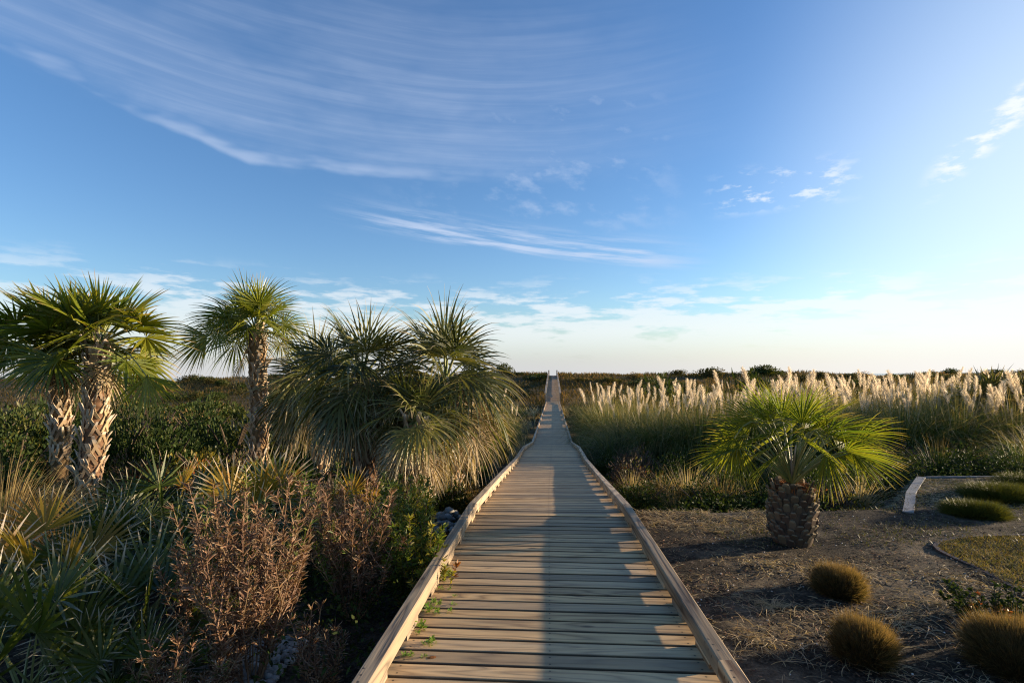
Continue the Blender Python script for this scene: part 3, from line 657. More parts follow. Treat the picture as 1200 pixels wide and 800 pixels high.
bush('dark bush filling the shade below the low dark palm', 330, 8.6, .9, .95, 0, G1)
bush('dark bush beneath the middle of the palm thicket', 415, 8.3, .8, .85, 0, G1)
bush('dark bush behind the squat palm near the kerb', 545, 11.2, .8, 1.0, 0, G1)
bush('dark leafy bush behind the saw palmettos', 265, 7.4, .8, .85, 0, G1)
bush('low dark bush between palmettos and thick palm trunk', 160, 7.2, .8, .8, 0, G1)
bush('dark bush beside the tan grass at the left edge', -30, 8.2, .9, 1.1, 0, G1)
bush('dark leafy bush hiding the trunk of the squat palm', 470, 7.0, .6, .85, 1, G1)
bush('dark leafy bush under the low dark palm, behind the fine brown shrub', 350, 7.3, .75, 1.0, 0, G1)
bush('mixed rusty bush under the middle of the palm thicket', 412, 7.3, .7, .9, 3, G1)
bush('small dark bush beside the white rocks', 515, 7.9, .5, .7, 0, G1)
for i, (x, d, w, h, k, tx) in enumerate([(-60, 15, 2.0, 2.1, 0, 'outermost'), (60, 16, 1.8, 2.0, 1, 'behind the leftmost palm'), (180, 15.5, 1.6, 1.9, 1, 'right of the thick trunk'), (270, 16, 1.7, 2.0, 1, 'behind the bright palm'), (395, 15, 1.6, 1.8, 0, 'behind the thicket'), (510, 17, 1.4, 1.7, 1, 'nearest the boardwalk')]):
    bush('olive bush in the middle row beyond the left palms, ' + tx, x, d, w, h, k, G1)

k_ = 0
for (X, Y) in [(2.3, 9.6), (3.3, 9.2), (4.3, 9.5), (5.3, 9.4), (3.0, 10.6), (4.2, 11.0), (5.6, 10.8), (2.6, 12.0), (3.8, 12.6), (5.2, 12.6), (6.8, 12.0), (3.2, 14.2), (4.8, 14.6), (6.4, 14.2), (2.5, 15.2), (8.2, 12.6), (9.8, 12.3), (11.4, 12.5), (8.2, 14.6), (10.4, 14.8), (12.6, 14.4)]:
    cap = min(.3, float(deck_z(Y - .28 * (X - 1))) + .12 + (X - 1.2) / 7.6); g_ = float(ground(X, Y)); h_ = max(.25, cap - g_) * float(U(.8, 1.05)); k_ += 1
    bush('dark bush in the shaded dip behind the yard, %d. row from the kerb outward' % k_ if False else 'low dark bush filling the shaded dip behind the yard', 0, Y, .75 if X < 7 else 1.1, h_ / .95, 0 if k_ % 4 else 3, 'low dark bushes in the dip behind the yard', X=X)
# low hidden undergrowth so that the shade stays full of leaves
def leaf_litter_mass(name, pts, hgt, n, leaf_len, mat, label, wdt=.5):
    """ground cover: n leaves over the polygon-ish list of (x,y,r) discs"""
    mb = MB(); pts = np.array(pts, float); k = rng.choice(len(pts), n, p=pts[:, 2] ** 2 / (pts[:, 2] ** 2).sum()); a = U(0, 2 * PI, n); q = np.sqrt(U(0, 1, n)) * pts[k, 2]
    X = pts[k, 0] + q * np.cos(a); Y = pts[k, 1] + q * np.sin(a); ok = (np.abs(X - deck_x(Y)) > .97); X, Y = X[ok], Y[ok]; n = len(X)
    Z = ground(X, Y) + U(0, 1, n) * hgt * (.4 + fbm(X * 2, Y * 2, 21)); D = norm(rng.normal(size=(n, 3)) + UP * .8)
    strips(mb, np.stack([X, Y, Z], -1), D, np.cross(D, rng.normal(size=(n, 3))), leaf_len * U(.6, 1.3, n), leaf_len * wdt, .3, 2, OVALP)
    return tag(mb.build(name, M[mat]), label, 'undergrowth', kind='stuff')
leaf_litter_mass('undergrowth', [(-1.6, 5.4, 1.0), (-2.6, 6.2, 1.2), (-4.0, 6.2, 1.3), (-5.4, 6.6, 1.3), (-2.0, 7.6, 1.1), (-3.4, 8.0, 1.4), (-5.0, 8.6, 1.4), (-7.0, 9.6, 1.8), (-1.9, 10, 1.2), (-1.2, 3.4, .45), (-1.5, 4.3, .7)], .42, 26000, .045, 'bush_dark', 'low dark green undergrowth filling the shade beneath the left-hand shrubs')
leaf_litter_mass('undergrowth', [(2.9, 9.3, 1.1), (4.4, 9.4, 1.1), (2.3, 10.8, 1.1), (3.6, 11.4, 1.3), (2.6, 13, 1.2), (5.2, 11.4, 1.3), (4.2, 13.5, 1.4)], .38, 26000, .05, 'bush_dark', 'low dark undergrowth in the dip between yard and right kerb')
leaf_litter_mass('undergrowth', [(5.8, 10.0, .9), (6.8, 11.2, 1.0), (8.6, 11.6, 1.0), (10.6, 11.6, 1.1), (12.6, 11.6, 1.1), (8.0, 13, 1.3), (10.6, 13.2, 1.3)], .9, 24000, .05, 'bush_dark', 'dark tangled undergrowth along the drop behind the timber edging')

# ------------------------------------------------------------------ grasses
def tuft(n, h, spread, w=.012, droop=1.0, K=5, m=0, mb=None, r0=.1, lo=.55):
    mb = mb or MB(); a = U(0, 2 * PI, n); q = np.sqrt(U(0, 1, n)); P = np.stack([np.cos(a) * q * r0, np.sin(a) * q * r0, 0 * a], -1)
    out = q * spread * U(.5, 1.2, n); D = np.stack([np.cos(a) * out, np.sin(a) * out, np.ones(n)], -1)
    S = np.stack([-np.sin(a), np.cos(a), 0 * a], -1) + rng.normal(size=(n, 3)) * .5
    strips(mb, P, D, S, h * U(lo, 1.1, n), w * U(.6, 1.3, n), droop * U(.4, 1.4, n) * (.3 + q), K, BLADEP, m, pw=1.6)
    return mb
def plume_mesh(L=.5, fat=1.0, n=260):
    mb = MB(); st = MB(); K = 7; t = np.linspace(0, 1, K); b = U(-.12, .2)
    C = np.stack([b * L * t ** 2, U(-.05, .05) * L * t, L * t], -1); tubes(mb, C, np.linspace(.008, .003, K), 4)
    f = U(0, 1, n) ** .9; P = np.stack([np.interp(f, t, C[:, j]) for j in range(3)], -1); a = U(0, 2 * PI, n); w = np.sin(PI * np.clip(f * .85 + .12, 0, 1))
    D = np.stack([np.cos(a) * .45, np.sin(a) * .45, np.full(n, 1.0)], -1)
    strips(mb, P, D, rng.normal(size=(n, 3)), (.045 + .065 * w) * fat * L / .5 * U(.7, 1.3, n), .007 * fat, .55, 3, OVALP)
    return mb.mesh('plume', M['plume'])
PL = [plume_mesh(.52, 1.0), plume_mesh(.46, .85), plume_mesh(.6, 1.1), plume_mesh(.42, .8)]
PG = [tuft(850, 1.75, .75, .013, 1.5, mb=None).mesh('blades', M['pampas']) for _ in range(2)] + [tuft(850, 1.6, .85, .013, 1.8).mesh('blades', M['pampas_dark'])]
def stalks_mesh(h): 
    mb = MB(); t = np.linspace(0, 1, 5)[:, None]; tubes(mb, np.array([0, 0, 1.]) * t * h, np.linspace(.006, .004, 5), 4); return mb.mesh('plume_stalk', M['straw'])
SK = stalks_mesh(1.0)
def pampas(label, X, Y, h, n, kind=0, group=None, tiltx=0.0, wide=1.0, psc=1.0):
    g = float(ground(X, Y)) - .05; root = thing('pampas_grass', label, 'pampas grass', (X, Y, g), U(0, 6.28) * 0, group)
    b = link('blades', PG[kind], root, rot=(0, 0, U(0, 6.28)), sc=(h / 1.95 * wide, h / 1.95 * wide, h / 1.80))
    for i in range(n):
        a = U(0, 2 * PI); q = U(.1, 1) ** .5; tx, ty = math.cos(a) * q * .30 + tiltx, math.sin(a) * q * .3; L = h * U(.62, .95)
        d = norm(np.array([tx, ty, 1.0])); base = np.array([math.cos(a) * .1, math.sin(a) * .1, 0]); rot = Vector(d).to_track_quat('Z', 'Y').to_euler()
        st = link('plume_stalk', SK, root, base, rot, (1, 1, L)); 
        pl = link('plume', PL[rng.integers(0, 4)], root, base + d * L * .97, None, U(.6, 1.1) * psc)
        q2 = Vector(norm(d + np.array([U(-.12, .12) + tiltx * .6, U(-.1, .1), 0]))).to_track_quat('Z', 'Y') @ Matrix.Rotation(U(0, 6.28), 3, 'Z').to_quaternion(); pl.rotation_euler = q2.to_euler()
    return root
ORD = ['first', 'second', 'third', 'fourth', 'fifth', 'sixth', 'seventh', 'eighth', 'ninth', 'tenth', 'eleventh', 'twelfth', 'thirteenth', 'fourteenth', 'fifteenth', 'sixteenth', 'seventeenth', 'eighteenth', 'nineteenth', 'twentieth', 'twenty-first', 'twenty-second', 'twenty-third', 'twenty-fourth', 'twenty-fifth', 'twenty-sixth', 'twenty-seventh', 'twenty-eighth', 'twenty-ninth', 'thirtieth', 'thirty-first', 'thirty-second', 'thirty-third']
G2 = 'pampas grass clumps right of the boardwalk'
# front row behind the yard (counted from the pineapple palm towards the right edge), px x, distance, top y
front = [(905, 16.5, 447, 10), (943, 17.2, 446, 10), (980, 16.3, 448, 9), (1020, 17.4, 446, 9), (1056, 16.4, 447, 12), (1090, 17.0, 444, 12), (1122, 16.2, 440, 13), (1155, 16.9, 445, 12), (1190, 16.3, 448, 12), (1226, 16.8, 446, 10), (1270, 16.6, 450, 10), (1320, 17.0, 448, 8)]
for i, (x, d, ty, n) in enumerate(front):
    X = px(x, d); g = float(ground(X, d)); h = EYE - (ty - 440) * d / F - g
    pampas('pampas clump with cream plumes in the row behind the yard, %s right of the small palm' % ORD[i], X, d, h * U(.90, 1.05), max(4, int(n * U(.6, 1.5))), i % 2, G2, tiltx=-.10, psc=U(1.05, 1.4), wide=U(.9, 1.25))
mid = [(872, 17.0, 447, 13), (846, 18.0, 446, 12), (820, 17.2, 448, 11), (797, 19.0, 450, 11), (774, 18.0, 455, 9), (754, 20.5, 452, 10), (733, 22.5, 452, 9), (714, 25, 454, 8)]
for i, (x, d, ty, n) in enumerate(mid):
    X = px(x, d); g = float(ground(X, d)); h = EYE - (ty - 440) * d / F - g
    pampas('pampas clump with feathery cream plumes, %s left of the small palm towards the boardwalk' % ORD[i], X, d, h * U(.90, 1.05), max(4, int(n * U(.6, 1.5))), i % 2, G2, tiltx=U(-.1, .06), psc=U(.95, 1.3), wide=U(.9, 1.2))
back = [(1010, 19.5, 446), (1065, 19.8, 445), (1100, 19.2, 444), (1145, 19.6, 445), (1185, 19.4, 445), (1215, 20, 445), (890, 20.5, 447), (930, 21, 446), (860, 21, 447), (800, 23, 449), (770, 24, 450), (745, 27, 451), (700, 30, 448), (716, 33, 447), (735, 28, 448), (1000, 22, 444), (1040, 21, 445), (960, 24, 443), (925, 22, 443), (1075, 23, 444), (1110, 22, 445), (880, 24, 442), (1150, 21, 444), (1190, 23, 444), (905, 30, 443), (985, 32, 443)]
for i, (x, d, ty) in enumerate(back):
    X = px(x, d); g = float(ground(X, d)); h = EYE - (ty - 440) * d / F - g
    pampas('pale plumed pampas clump in the far rows beyond the yard', X, d, min(h, 3.3), 11, i % 2, 'far pampas clumps beyond the yard', wide=1.0, psc=1.3)
for i, (x, d, ty, n, tx) in enumerate([(560, 14.2, 452, 9, 'nearest the shaggy palm'), (588, 18.5, 449, 8, 'close by the left kerb'), (566, 16, 447, 7, 'half hidden behind the palm fans')]):
    X = px(x, d); g = float(ground(X, d)); h = EYE - (ty - 440) * d / F - g
    pampas('pampas clump left of the boardwalk, ' + tx, X, d, h, n, 0, 'pampas clumps left of the boardwalk', wide=.62, tiltx=-.05, psc=1.1)
# green reedy clumps without plumes hugging both sides of the walk
G3 = 'reedy grass clumps along the boardwalk'
reeds = [(1, 17.5, .9, 1.35), (1, 19.5, .9, 1.5), (1, 21.5, 1.0, 1.6), (1, 25, 1.0, 1.7), (1, 29, 1.0, 1.7), (1, 33, 1.1, 1.8), (1, 38, 1.1, 1.9), (1, 44, 1.2, 2.0), (1, 51, 1.2, 2.0), (1, 18.2, 2.1, 1.9), (1, 17.5, 3.3, 2.0), (1, 14.5, .9, .55), (1, 12.4, .8, .45), (1, 13.2, 2.3, .7), (1, 15.2, 3.0, 1.0), (1, 15.6, 4.6, 1.3),
         (1, 13.0, 4.4, 1.0), (1, 11.8, 6.2, 1.2), (1, 12.4, 7.9, 1.5), (1, 12.0, 9.4, 1.6), (1, 13.2, 11.0, 1.8), (-1, 13.5, .9, 1.3), (-1, 16.5, .8, 1.4), (-1, 20, .9, 1.5), (-1, 24, .9, 1.6), (-1, 29, 1.0, 1.7), (-1, 35, 1.0, 1.8), (-1, 42, 1.1, 1.9), (-1, 50, 1.2, 1.9), (-1, 11.6, 1.0, 1.0), (-1, 19, 2.2, 1.6), (1, 23, 2.4, 2.1), (1, 20, 3.4, 2.2), (1, 28, 2.6, 2.3), (1, 18.6, 1.4, 1.9), (1, 21, 1.8, 2.1), (1, 25.5, 3.6, 2.4), (1, 31, 3.0, 2.5)]
cnt = {1: 0, -1: 0}
for (sd, d, off, h) in sorted(reeds, key=lambda q: q[1]):
    X = float(deck_x(d)) + sd * (1.0 + off + (1.15 if sd < 0 else 0)); cnt[sd] += 1
    k = int(rng.choice([0, 2, 2])); r_ = thing('reed_clump', 'green reedy clump %s the boardwalk, %s going outward from the yard' % ('right of' if sd > 0 else 'left of', ORD[min(cnt[sd] - 1, len(ORD) - 1)]), 'grass clump', (X, d, float(ground(X, d)) - .05), 0, G3)
    link('blades', PG[k], r_, rot=(0, 0, U(0, 6.28)), sc=(h / 1.5, h / 1.5, h / 1.75))
# dry straw clumps at the edge of the dark brush
SG = [tuft(420, .75, .9, .009, .9, lo=.4).mesh('blades', M['straw']), tuft(420, .7, .9, .008, 1.2, lo=.4).mesh('blades', M['tan'])]
for (x, d, h, k, lb) in [(775, 10.2, .7, 1, 'brown dry grass clump nearest the boardwalk in the dark brush'), (752, 9.8, .42, 1, 'low tan grass clump between kerb and dark brush'), (805, 10.0, .7, 0, 'straw clump with pale stalks left of the small palm'), (738, 11.3, .55, 0, 'tall straw clump rising behind the right kerb'),
                         (790, 9.2, .5, 1, 'small matted tan clump at the front of the dark brush'), (845, 9.6, .7, 1, 'tan clump behind the drooping left fan of the small palm'), (1005, 9.6, .6, 0, 'straw clump in the dark right of the small palm'), (700, 9.4, .35, 1, 'thin matted tuft beside the kerb bend')]:
    X = px(x, d) if x != 700 else float(deck_x(d)) + 1.15; r_ = thing('straw_clump', lb, 'grass clump', (X, d, float(ground(X, d)) - .03), 0, 'dry straw clumps at the edge of the yard'); link('blades', SG[k], r_, rot=(0, 0, U(0, 6.28)), sc=h / .6)
bush('small yellow-leaved bush behind the drooping left fan of the small palm', 803, 9.6, .3, .6, 2, 'small bushes behind the yard')
# tan ornamental grass at the left edge
TG = [tuft(1500, 1.25, .75, .007, 1.5, K=6, r0=.16, lo=.45).mesh('blades', M['tan']) for _ in range(2)]
for (x, d, h, lb) in [(-5, 5.5, 1.2, 'big tan fountain grass at the left edge of the view'), (66, 5.9, .8, 'tan fountain grass drooping in front of the leftmost palm trunk'), (118, 7.4, .62, 'small tan grass tuft at the foot of the thick palm trunk'), (20, 5.0, .5, 'low shaded tan grass in front of the big fountain grass'), (545, 8.4, .5, 'dull grass tuft by the white rocks near the left kerb')]:
    X = px(x, d); r_ = thing('fountain_grass', lb, 'ornamental grass', (X, d, float(ground(X, d)) - .03), 0, 'tan fountain grasses on the left'); link('blades', TG[0], r_, rot=(0, 0, U(0, 6.28)), sc=h / 1.1)

# clipped grass mounds in the yard
def mound_mesh(w, h, n=5200, bl=.12):
    mb = MB(); u = U(0, 1, n); a = U(0, 2 * PI, n); q = np.sqrt(u) ; P = np.stack([np.cos(a) * q, np.sin(a) * q, np.zeros(n)], -1)
    prof = (1 - q ** 5.0) ** .5; hh = h * prof * (1 + .34 * (vnoise(P[:, 0] * 3 + 5, P[:, 1] * 3 + 5, 8) - .5) + U(-.06, .06, n))
    lump = 1 + .28 * (vnoise(np.cos(a) * 3 + 9, np.sin(a) * 3 + 9, 3) - .5)
    P = P * np.array([w / 2, w / 2, 1]) * lump[:, None]; r_ = q[:, None]
    B0 = P * .62; B0[:, 2] = np.maximum(hh - bl * 1.6, 0) * .6; T = P.copy(); T[:, 2] = np.maximum(hh, .015); D = T - B0; L = np.linalg.norm(D, axis=1)
    strips(mb, B0, D + rng.normal(size=(n, 3)) * (.035 + .03 * q[:, None]), rng.normal(size=(n, 3)), L * (U(.78, 1.02, n) + (U(0, 1, n) > .93) * U(0, .35, n)), .0042, .25 * q + (U(0, 1, n) > .85) * .5, 3, BLADEP); return mb
def clipped(label, x, by, w, h, dx=0, grn='clump', n=12000):
    d = EYE * F / (by - 440.0) + w / 3; X = px(x, d)
    root = thing('clipped_grass_mound', label, 'grass mound', (X, d, float(ground(X, d)) - .01), U(0, 6.28), 'clipped grass mounds in the yard'); mound_mesh(w, h, n).build('blades', M[grn], root)
clipped('clipped golden grass mound nearest the pineapple palm', 981, 704, .47, .27)
clipped('round clipped grass mound in the middle of the bare foreground', 1010, 788, .40, .30, n=13000)
clipped('large clipped grass mound cut by the right edge of the view', 1192, 812, .60, .34, n=18000)
clipped('low dull green mound beyond the lawn edging', 1140, 614, .85, .22, grn='bush_olive', n=9000)
clipped('dull green mound in the bed by the far timber edge', 1168, 594, 1.15, .26, grn='bush_olive', n=9000)
clipped('small mound furthest back by the far timber edge, right side', 1200, 578, 1.0, .25, grn='bush_olive', n=3500)

# low red-tipped shrub by the lawn
wand_shrub('low dark shrub with orange-red tips beside the lawn edging', 1175, 4.35, .27, .42, 34, 'bush_dark', 'redleaf', .10, leaf_len=.04, per=26, stem='twig', group=None, name='low_shrub', branches=2, wd=.016)

# ------------------------------------------------------------------ dunes: scrub and grass
for i in range(26):
    d = float(U(12.5, 27)); X = -2.6 - float(U(0, 1)) * (d * .85); X = X if X < float(deck_x(d)) - 3.0 else X - 2.5
    g_ = float(ground(X, d)); top_ = EYE - float(U(8, 30)) * d / F
    bush('dense dark green bush in the thicket beyond the left palms', 0, d, float(U(1.0, 1.7)), max(.6, top_ - g_) / 1.0, 0 if i % 3 else 1, 'dense bushes beyond the left palms', X=X)
for i, x in enumerate([40, 130, 215, 470, 560, 600, 700, 760, 838, 905, 985, 1040, 1110, 1165]):
    d = float(U(112, 138)); X = px(x + float(U(-12, 12)), d); o = link('skyline_bush', FB[i % 2], None, (X, d, float(ground(X, d)) - .2), (0, 0, U(0, 6.28)), (U(2.5, 6), 2.2, U(1.5, 3.2)))
    tag(o, 'low dark hump of scrub far off along the dune crest', 'bush', 'scrub humps along the far dune crest')
def far_bushes():
    G = 'scrub bushes scattered over the dunes'
    rows = []
    for i in range(290):
        d = U(18, 60) if i < 130 else U(45, 152); s = -1 if i % 2 else 1; ang = U(.03, .95)
        X = float(deck_x(d)) + s * (2.6 + d * ang * .95)
        if X > 0 and d < 22: continue
        rows.append((X, d))
    for (X, d) in rows:
        k = rng.choice([0, 1, 2], p=[.4, .42, .18]); w = U(.9, 2.0) * (1 + d / 160); h = U(.6, 1.15) * (1 + d / 130) * (1.5 if (X < 0 and d < 60) else 1)
        if abs(X / d - .07) < .12: h *= .6
        o = link('scrub_bush', FB[k], None, (X, d, float(ground(X, d)) - .1), (0, 0, U(0, 6.28)), (w, w, h)); tag(o, 'low scrub bush on the rolling dunes between yard and sea', 'bush', G)
far_bushes()
# distinct dark bushes on the right skyline
for i, (x, d, w, h, lb) in enumerate([(768, 46, 2.2, 4.7, 'round dark bush on the skyline, nearest the boardwalk on its right'), (735, 52, 3.5, 3.6, 'long low dark bush running along the skyline beside the boardwalk'), (800, 40, 2.6, 3.4, 'dark low skyline bush left of the taller skyline tree'),
                                   (872, 36, 1.5, 4.7, 'taller dark tree-like bush on the skyline left of the small palm'), (898, 36, 1.8, 3.9, 'dark bush joined to the right of the taller skyline bush'), (840, 42, 2.6, 2.9, 'flat dark bush between the two skyline humps'),
                                   (968, 60, 3.4, 3.0, 'low olive skyline bush right of the small palm'), (1075, 26, 1.2, 2.3, 'round olive bush among the far plumes'), (995, 26, 1.2, 2.2, 'round green bush among the far plumes, behind the small palm'), (628, 118, 3.6, 1.6, 'dark bush on the dune crest just left of the ramp end'), (1100, 34, 2.0, 2.9, 'dark bush left of the distant palms')]):
    X = px(x, d); g = float(ground(X, d)) - .1; o = link('skyline_bush', FB[1], None, (X, d, g), (0, 0, U(0, 6.28)), (w, w, h)); tag(o, lb, 'bush', 'dark bushes on the skyline')
# distant palms on the right
dm, dp = MB(), MB(); crown((0, 0, 1.5), 26, .5, .75, 1.4, -.3, .5, .45, nseg=22, mb=dm, mbp=dp)
dme, dpe = dm.mesh('crown', M['sabal_dark']), dp.mesh('leaf_stalks', M['petiole'])
tk = MB(); tubes(tk, np.array([[0, 0, 0], [0, 0, .8], [0, 0, 1.5]]), [.16, .14, .12], 8); tke = tk.mesh('trunk', M['fibre'])
for (x, d, h, lb) in [(1128, 20, 1.0, 'smallest of the distant palms above the plumes, on their left'), (1158, 18.5, 1.12, 'distant palm above the plumes with the fullest crown'), (1190, 18.8, 1.1, 'distant palm above the plumes at the right edge'), (1232, 19, 1.15, 'distant palm just past the right edge')]:
    X = px(x, d); r_ = thing('distant_palm', lb, 'palm tree', (X, d, float(ground(X, d))), U(0, 6), 'distant palms on the right', h * 1.15)
    link('crown', dme, r_); link('leaf_stalks', dpe, r_); link('trunk', tke, r_)

def dune_grass(n, dmin, dmax, mat, label, hmin, hmax, thr, seed, w0=.004):
    mb = MB(); d = np.sqrt(U(0, 1, n)) * (dmax - dmin) + dmin; a = U(-.78, .86, n); X = np.tan(a) * d; Y = d
    ok = (np.abs(X - deck_x(Y)) > 1.2) & (fbm(X / 5, Y / 5, seed) > thr) & ~((X > 1) & (Y < 12)); X, Y = X[ok], Y[ok]; n = len(X); Z = ground(X, Y) - .03
    D = np.stack([U(-.5, .3, n), U(-.4, .4, n), np.ones(n)], -1); strips(mb, np.stack([X, Y, Z], -1), D, np.stack([np.ones(n), U(-.4, .4, n), 0 * X], -1), U(hmin, hmax, n), w0 + Y * .0009, .7, 3, BLADEP)
    tag(mb.build('dune_grass', M[mat]), label, 'grass', kind='stuff')
dune_grass(60000, 60, 168, 'dune', 'orange-brown grass covering the far dunes', .35, .9, .47, 31)
dune_grass(60000, 16, 165, 'duneg', 'olive grass and low growth in the swale behind the yard', .4, 1.0, .35, 33)
dune_grass(20000, 14, 60, 'straw', 'pale dry grass scattered through the swale', .5, 1.1, .5, 35, .003)

# ------------------------------------------------------------------ yard details
def straw_litter(n, mat, name, label, cells, l0, l1, w, up=.15, clus=0.5):
    mb = MB(); X, Y = [], []
    for (x0, x1, y0, y1, fr) in cells:
        k = int(n * fr); a = U(x0, x1, k); b = U(y0, y1, k); keep = fbm(a * 1.6, b * 1.6, 41) + U(-.12, .12, k) > clus; X.append(a[keep]); Y.append(b[keep])
    X = np.concatenate(X); Y = np.concatenate(Y); m = len(X); Z = ground(X, Y) + U(.004, .02, m); a = U(0, 2 * PI, m)
    D = np.stack([np.cos(a), np.sin(a), U(-.02, up, m)], -1); S = np.stack([-np.sin(a), np.cos(a), U(-.5, .5, m)], -1)
    strips(mb, np.stack([X, Y, Z], -1), D, S, U(l0, l1, m), w * U(.6, 1.4, m), U(.05, .5, m), 3, BLADEP, bend=None)
    tag(mb.build(name, M[mat]), label, 'plant litter', kind='stuff')
straw_litter(15000, 'straw', 'straw_litter', 'dry curled straw scattered over the bare yard', [(1.3, 5.6, 2.3, 5.6, .7), (1.2, 7.5, 5, 7.9, .3)], .03, .13, .0045, clus=.56)
straw_litter(9000, 'deadleaf', 'leaf_litter', 'brown leaf scraps scattered over the bare yard', [(1.2, 6.5, 2.3, 7.9, 1.0)], .02, .05, .012, clus=.42)
straw_litter(9000, 'straw', 'straw_litter', 'straw lying in the bed inside the far timber edge', [(5.7, 12, 8, 10.2, 1.0)], .04, .14, .01, clus=.48)
straw_litter(3500, 'straw', 'straw_litter', 'matted dry grass at the foot of the dark brush by the kerb', [(1.3, 3.6, 6.8, 8.3, 1.0)], .05, .2, .006, up=.5, clus=.38)

def curly(n, cells, l0, l1, w, mat, label):
    mb = MB(); c_ = np.array(cells, float); k = rng.integers(0, len(c_), n); a0 = U(0, 2 * PI, n); q = np.abs(rng.normal(size=n)) * c_[k, 2] * .6
    X = c_[k, 0] + q * np.cos(a0); Y = c_[k, 1] + q * np.sin(a0) * .8; ok = X > deck_x(Y) + 1.02; X, Y = X[ok], Y[ok]; n = len(X); a = U(0, 2 * PI, n)
    D = np.stack([np.cos(a), np.sin(a), U(.05, .55, n)], -1); S = np.stack([-np.sin(a), np.cos(a), U(-.6, .6, n)], -1)
    strips(mb, np.stack([X, Y, ground(X, Y) + .012], -1), D, S, U(l0, l1, n), w, U(.5, 1.0, n), 6, BLADEP, bend=np.stack([-np.sin(a), np.cos(a), 0 * a], -1) * U(-1.6, 1.6, (n, 1)))
    tag(mb.build('straw_litter', M[mat]), label, 'plant litter', kind='stuff')
curly(2000, [(1.9, 3.1, .5), (2.4, 3.9, .6), (2.9, 3.3, .5), (3.1, 4.4, .6), (3.7, 4.7, .5), (2.2, 4.6, .4), (3.6, 3.6, .5), (1.8, 4.0, .4)], .08, .26, .005, 'straw', 'pale curly grass stalks strewn between the clipped mounds')
curly(1500, [(3.3, 5.3, .7), (4.2, 5.1, .5), (2.6, 5.6, .6), (4.6, 4.4, .5)], .04, .12, .009, 'straw', 'short pale straw chips in the middle of the yard')
STN = None
def stones(name, n, region, smin, smax, mat, label, cat='stones', kind='stuff', heap=None):
    mb = MB(); a = np.linspace(0, 2 * PI, 6, endpoint=False); lat = [-.95, -.5, .25, .8, .98]
    rings = np.concatenate([np.stack([np.cos(a + k * .3) * math.sqrt(max(0, 1 - z * z)), np.sin(a + k * .3) * math.sqrt(max(0, 1 - z * z)), 0 * a + z], -1) for k, z in enumerate(lat)]); Fc = []
    for k in range(4): Fc += [(k * 6 + i, k * 6 + (i + 1) % 6, k * 6 + 6 + (i + 1) % 6, k * 6 + 6 + i) for i in range(6)]
    Fc += [(24, 25, 26, 27), (24, 27, 28, 29)]
    Fc = np.array(Fc); X, Y = region(n); Z = ground(X, Y)
    if heap is not None: Z = Z + heap(X, Y)
    n = len(X); s = U(smin, smax, n); V = rings[None] * (s[:, None] * np.stack([U(.8, 1.3, n), U(.7, 1.1, n), U(.5, .8, n)], -1).T[..., None].transpose(1, 0, 2).reshape(n, 3, 1).transpose(0, 2, 1)[:, 0][:, None] if False else (s[:, None] * np.stack([U(.8, 1.3, n), U(.7, 1.1, n), U(.5, .8, n)], -1))[:, None]) * U(.88, 1.12, (n, 30, 1))
    ang = U(0, 2 * PI, n); c, s_ = np.cos(ang)[:, None], np.sin(ang)[:, None]; V = np.stack([V[..., 0] * c - V[..., 1] * s_, V[..., 0] * s_ + V[..., 1] * c, V[..., 2]], -1) + np.stack([X, Y, Z + s * .25], -1)[:, None]
    mb.add(V.reshape(-1, 3), (Fc[None] + (np.arange(n) * 30)[:, None, None]).reshape(-1, 4), 0, np.repeat(U(0, 1, n), 30))
    return tag(mb.build(name, M[mat], smooth_=True), label, cat, kind=kind)
def reg_rect(x0, x1, y0, y1, thr=.0, sd=51):
    def f(n):
        X = U(x0, x1, n); Y = U(y0, y1, n); k = (fbm(X * 1.2, Y * 1.2, sd) > thr) & (np.abs(X - deck_x(Y)) > 1.0); return X[k], Y[k]
    return f
stones('white_pebbles', 3000, reg_rect(-3.1, -1.55, 2.4, 4.1, .36), .016, .038, 'stone', 'pale rounded pebbles covering the ground under the left shrubs')
stones('shell_fragments', 420, reg_rect(1.2, 6, 2.4, 7.6, .0), .003, .009, 'shell', 'tiny white shell bits dotted over the bare yard')
def reg_disc(cx, cy, r):
    def f(n):
        a = U(0, 2 * PI, n); q = np.sqrt(U(0, 1, n)) * r; return cx + q * np.cos(a), cy + q * np.sin(a) * .8
    return f
rx = px(524, 6.7)
stones('rock_pile', 90, reg_disc(rx, 6.7, .33), .03, .065, 'stone', 'small heap of white rocks beside the left kerb bend', 'rock pile', None, heap=lambda X, Y: .34 * np.clip(1 - np.hypot(X - rx, (Y - 6.7)) / .38, 0, 1))

# wooden edging of the yard and plastic lawn edging
def slab(name, label, cat, pts, w, z0, z1, mat, grp=None):
    """a board following a polyline in plan, each with thickness"""
    mb = MB(); pts = np.array(pts, float); V = []
    for i, p in enumerate(pts):
        a = norm(pts[min(i + 1, len(pts) - 1)] - pts[max(i - 1, 0)]); s = np.array([-a[1], a[0]])
        for (o, z) in ((-w / 2, z0), (w / 2, z0), (w / 2, z1), (-w / 2, z1)): V.append((*(p + s * o), z))
    Fc = []
    for k in range(len(pts) - 1): Fc += [(k * 4 + j, k * 4 + (j + 1) % 4, k * 4 + 4 + (j + 1) % 4, k * 4 + 4 + j) for j in range(4)]
    Fc += [(0, 3, 2, 1), tuple((len(pts) - 1) * 4 + j for j in range(4))]; mb.add(V, Fc, 0, .5)
    return tag(mb.build(name, M[mat]), label, cat, grp)
slab('timber_edging', 'short weathered white timber edging board, near piece', 'garden edging', [(5.60, 7.66), (6.06, 8.25), (6.50, 8.83)], .13, -.2, .035, 'edging', 'timber edging of the yard')
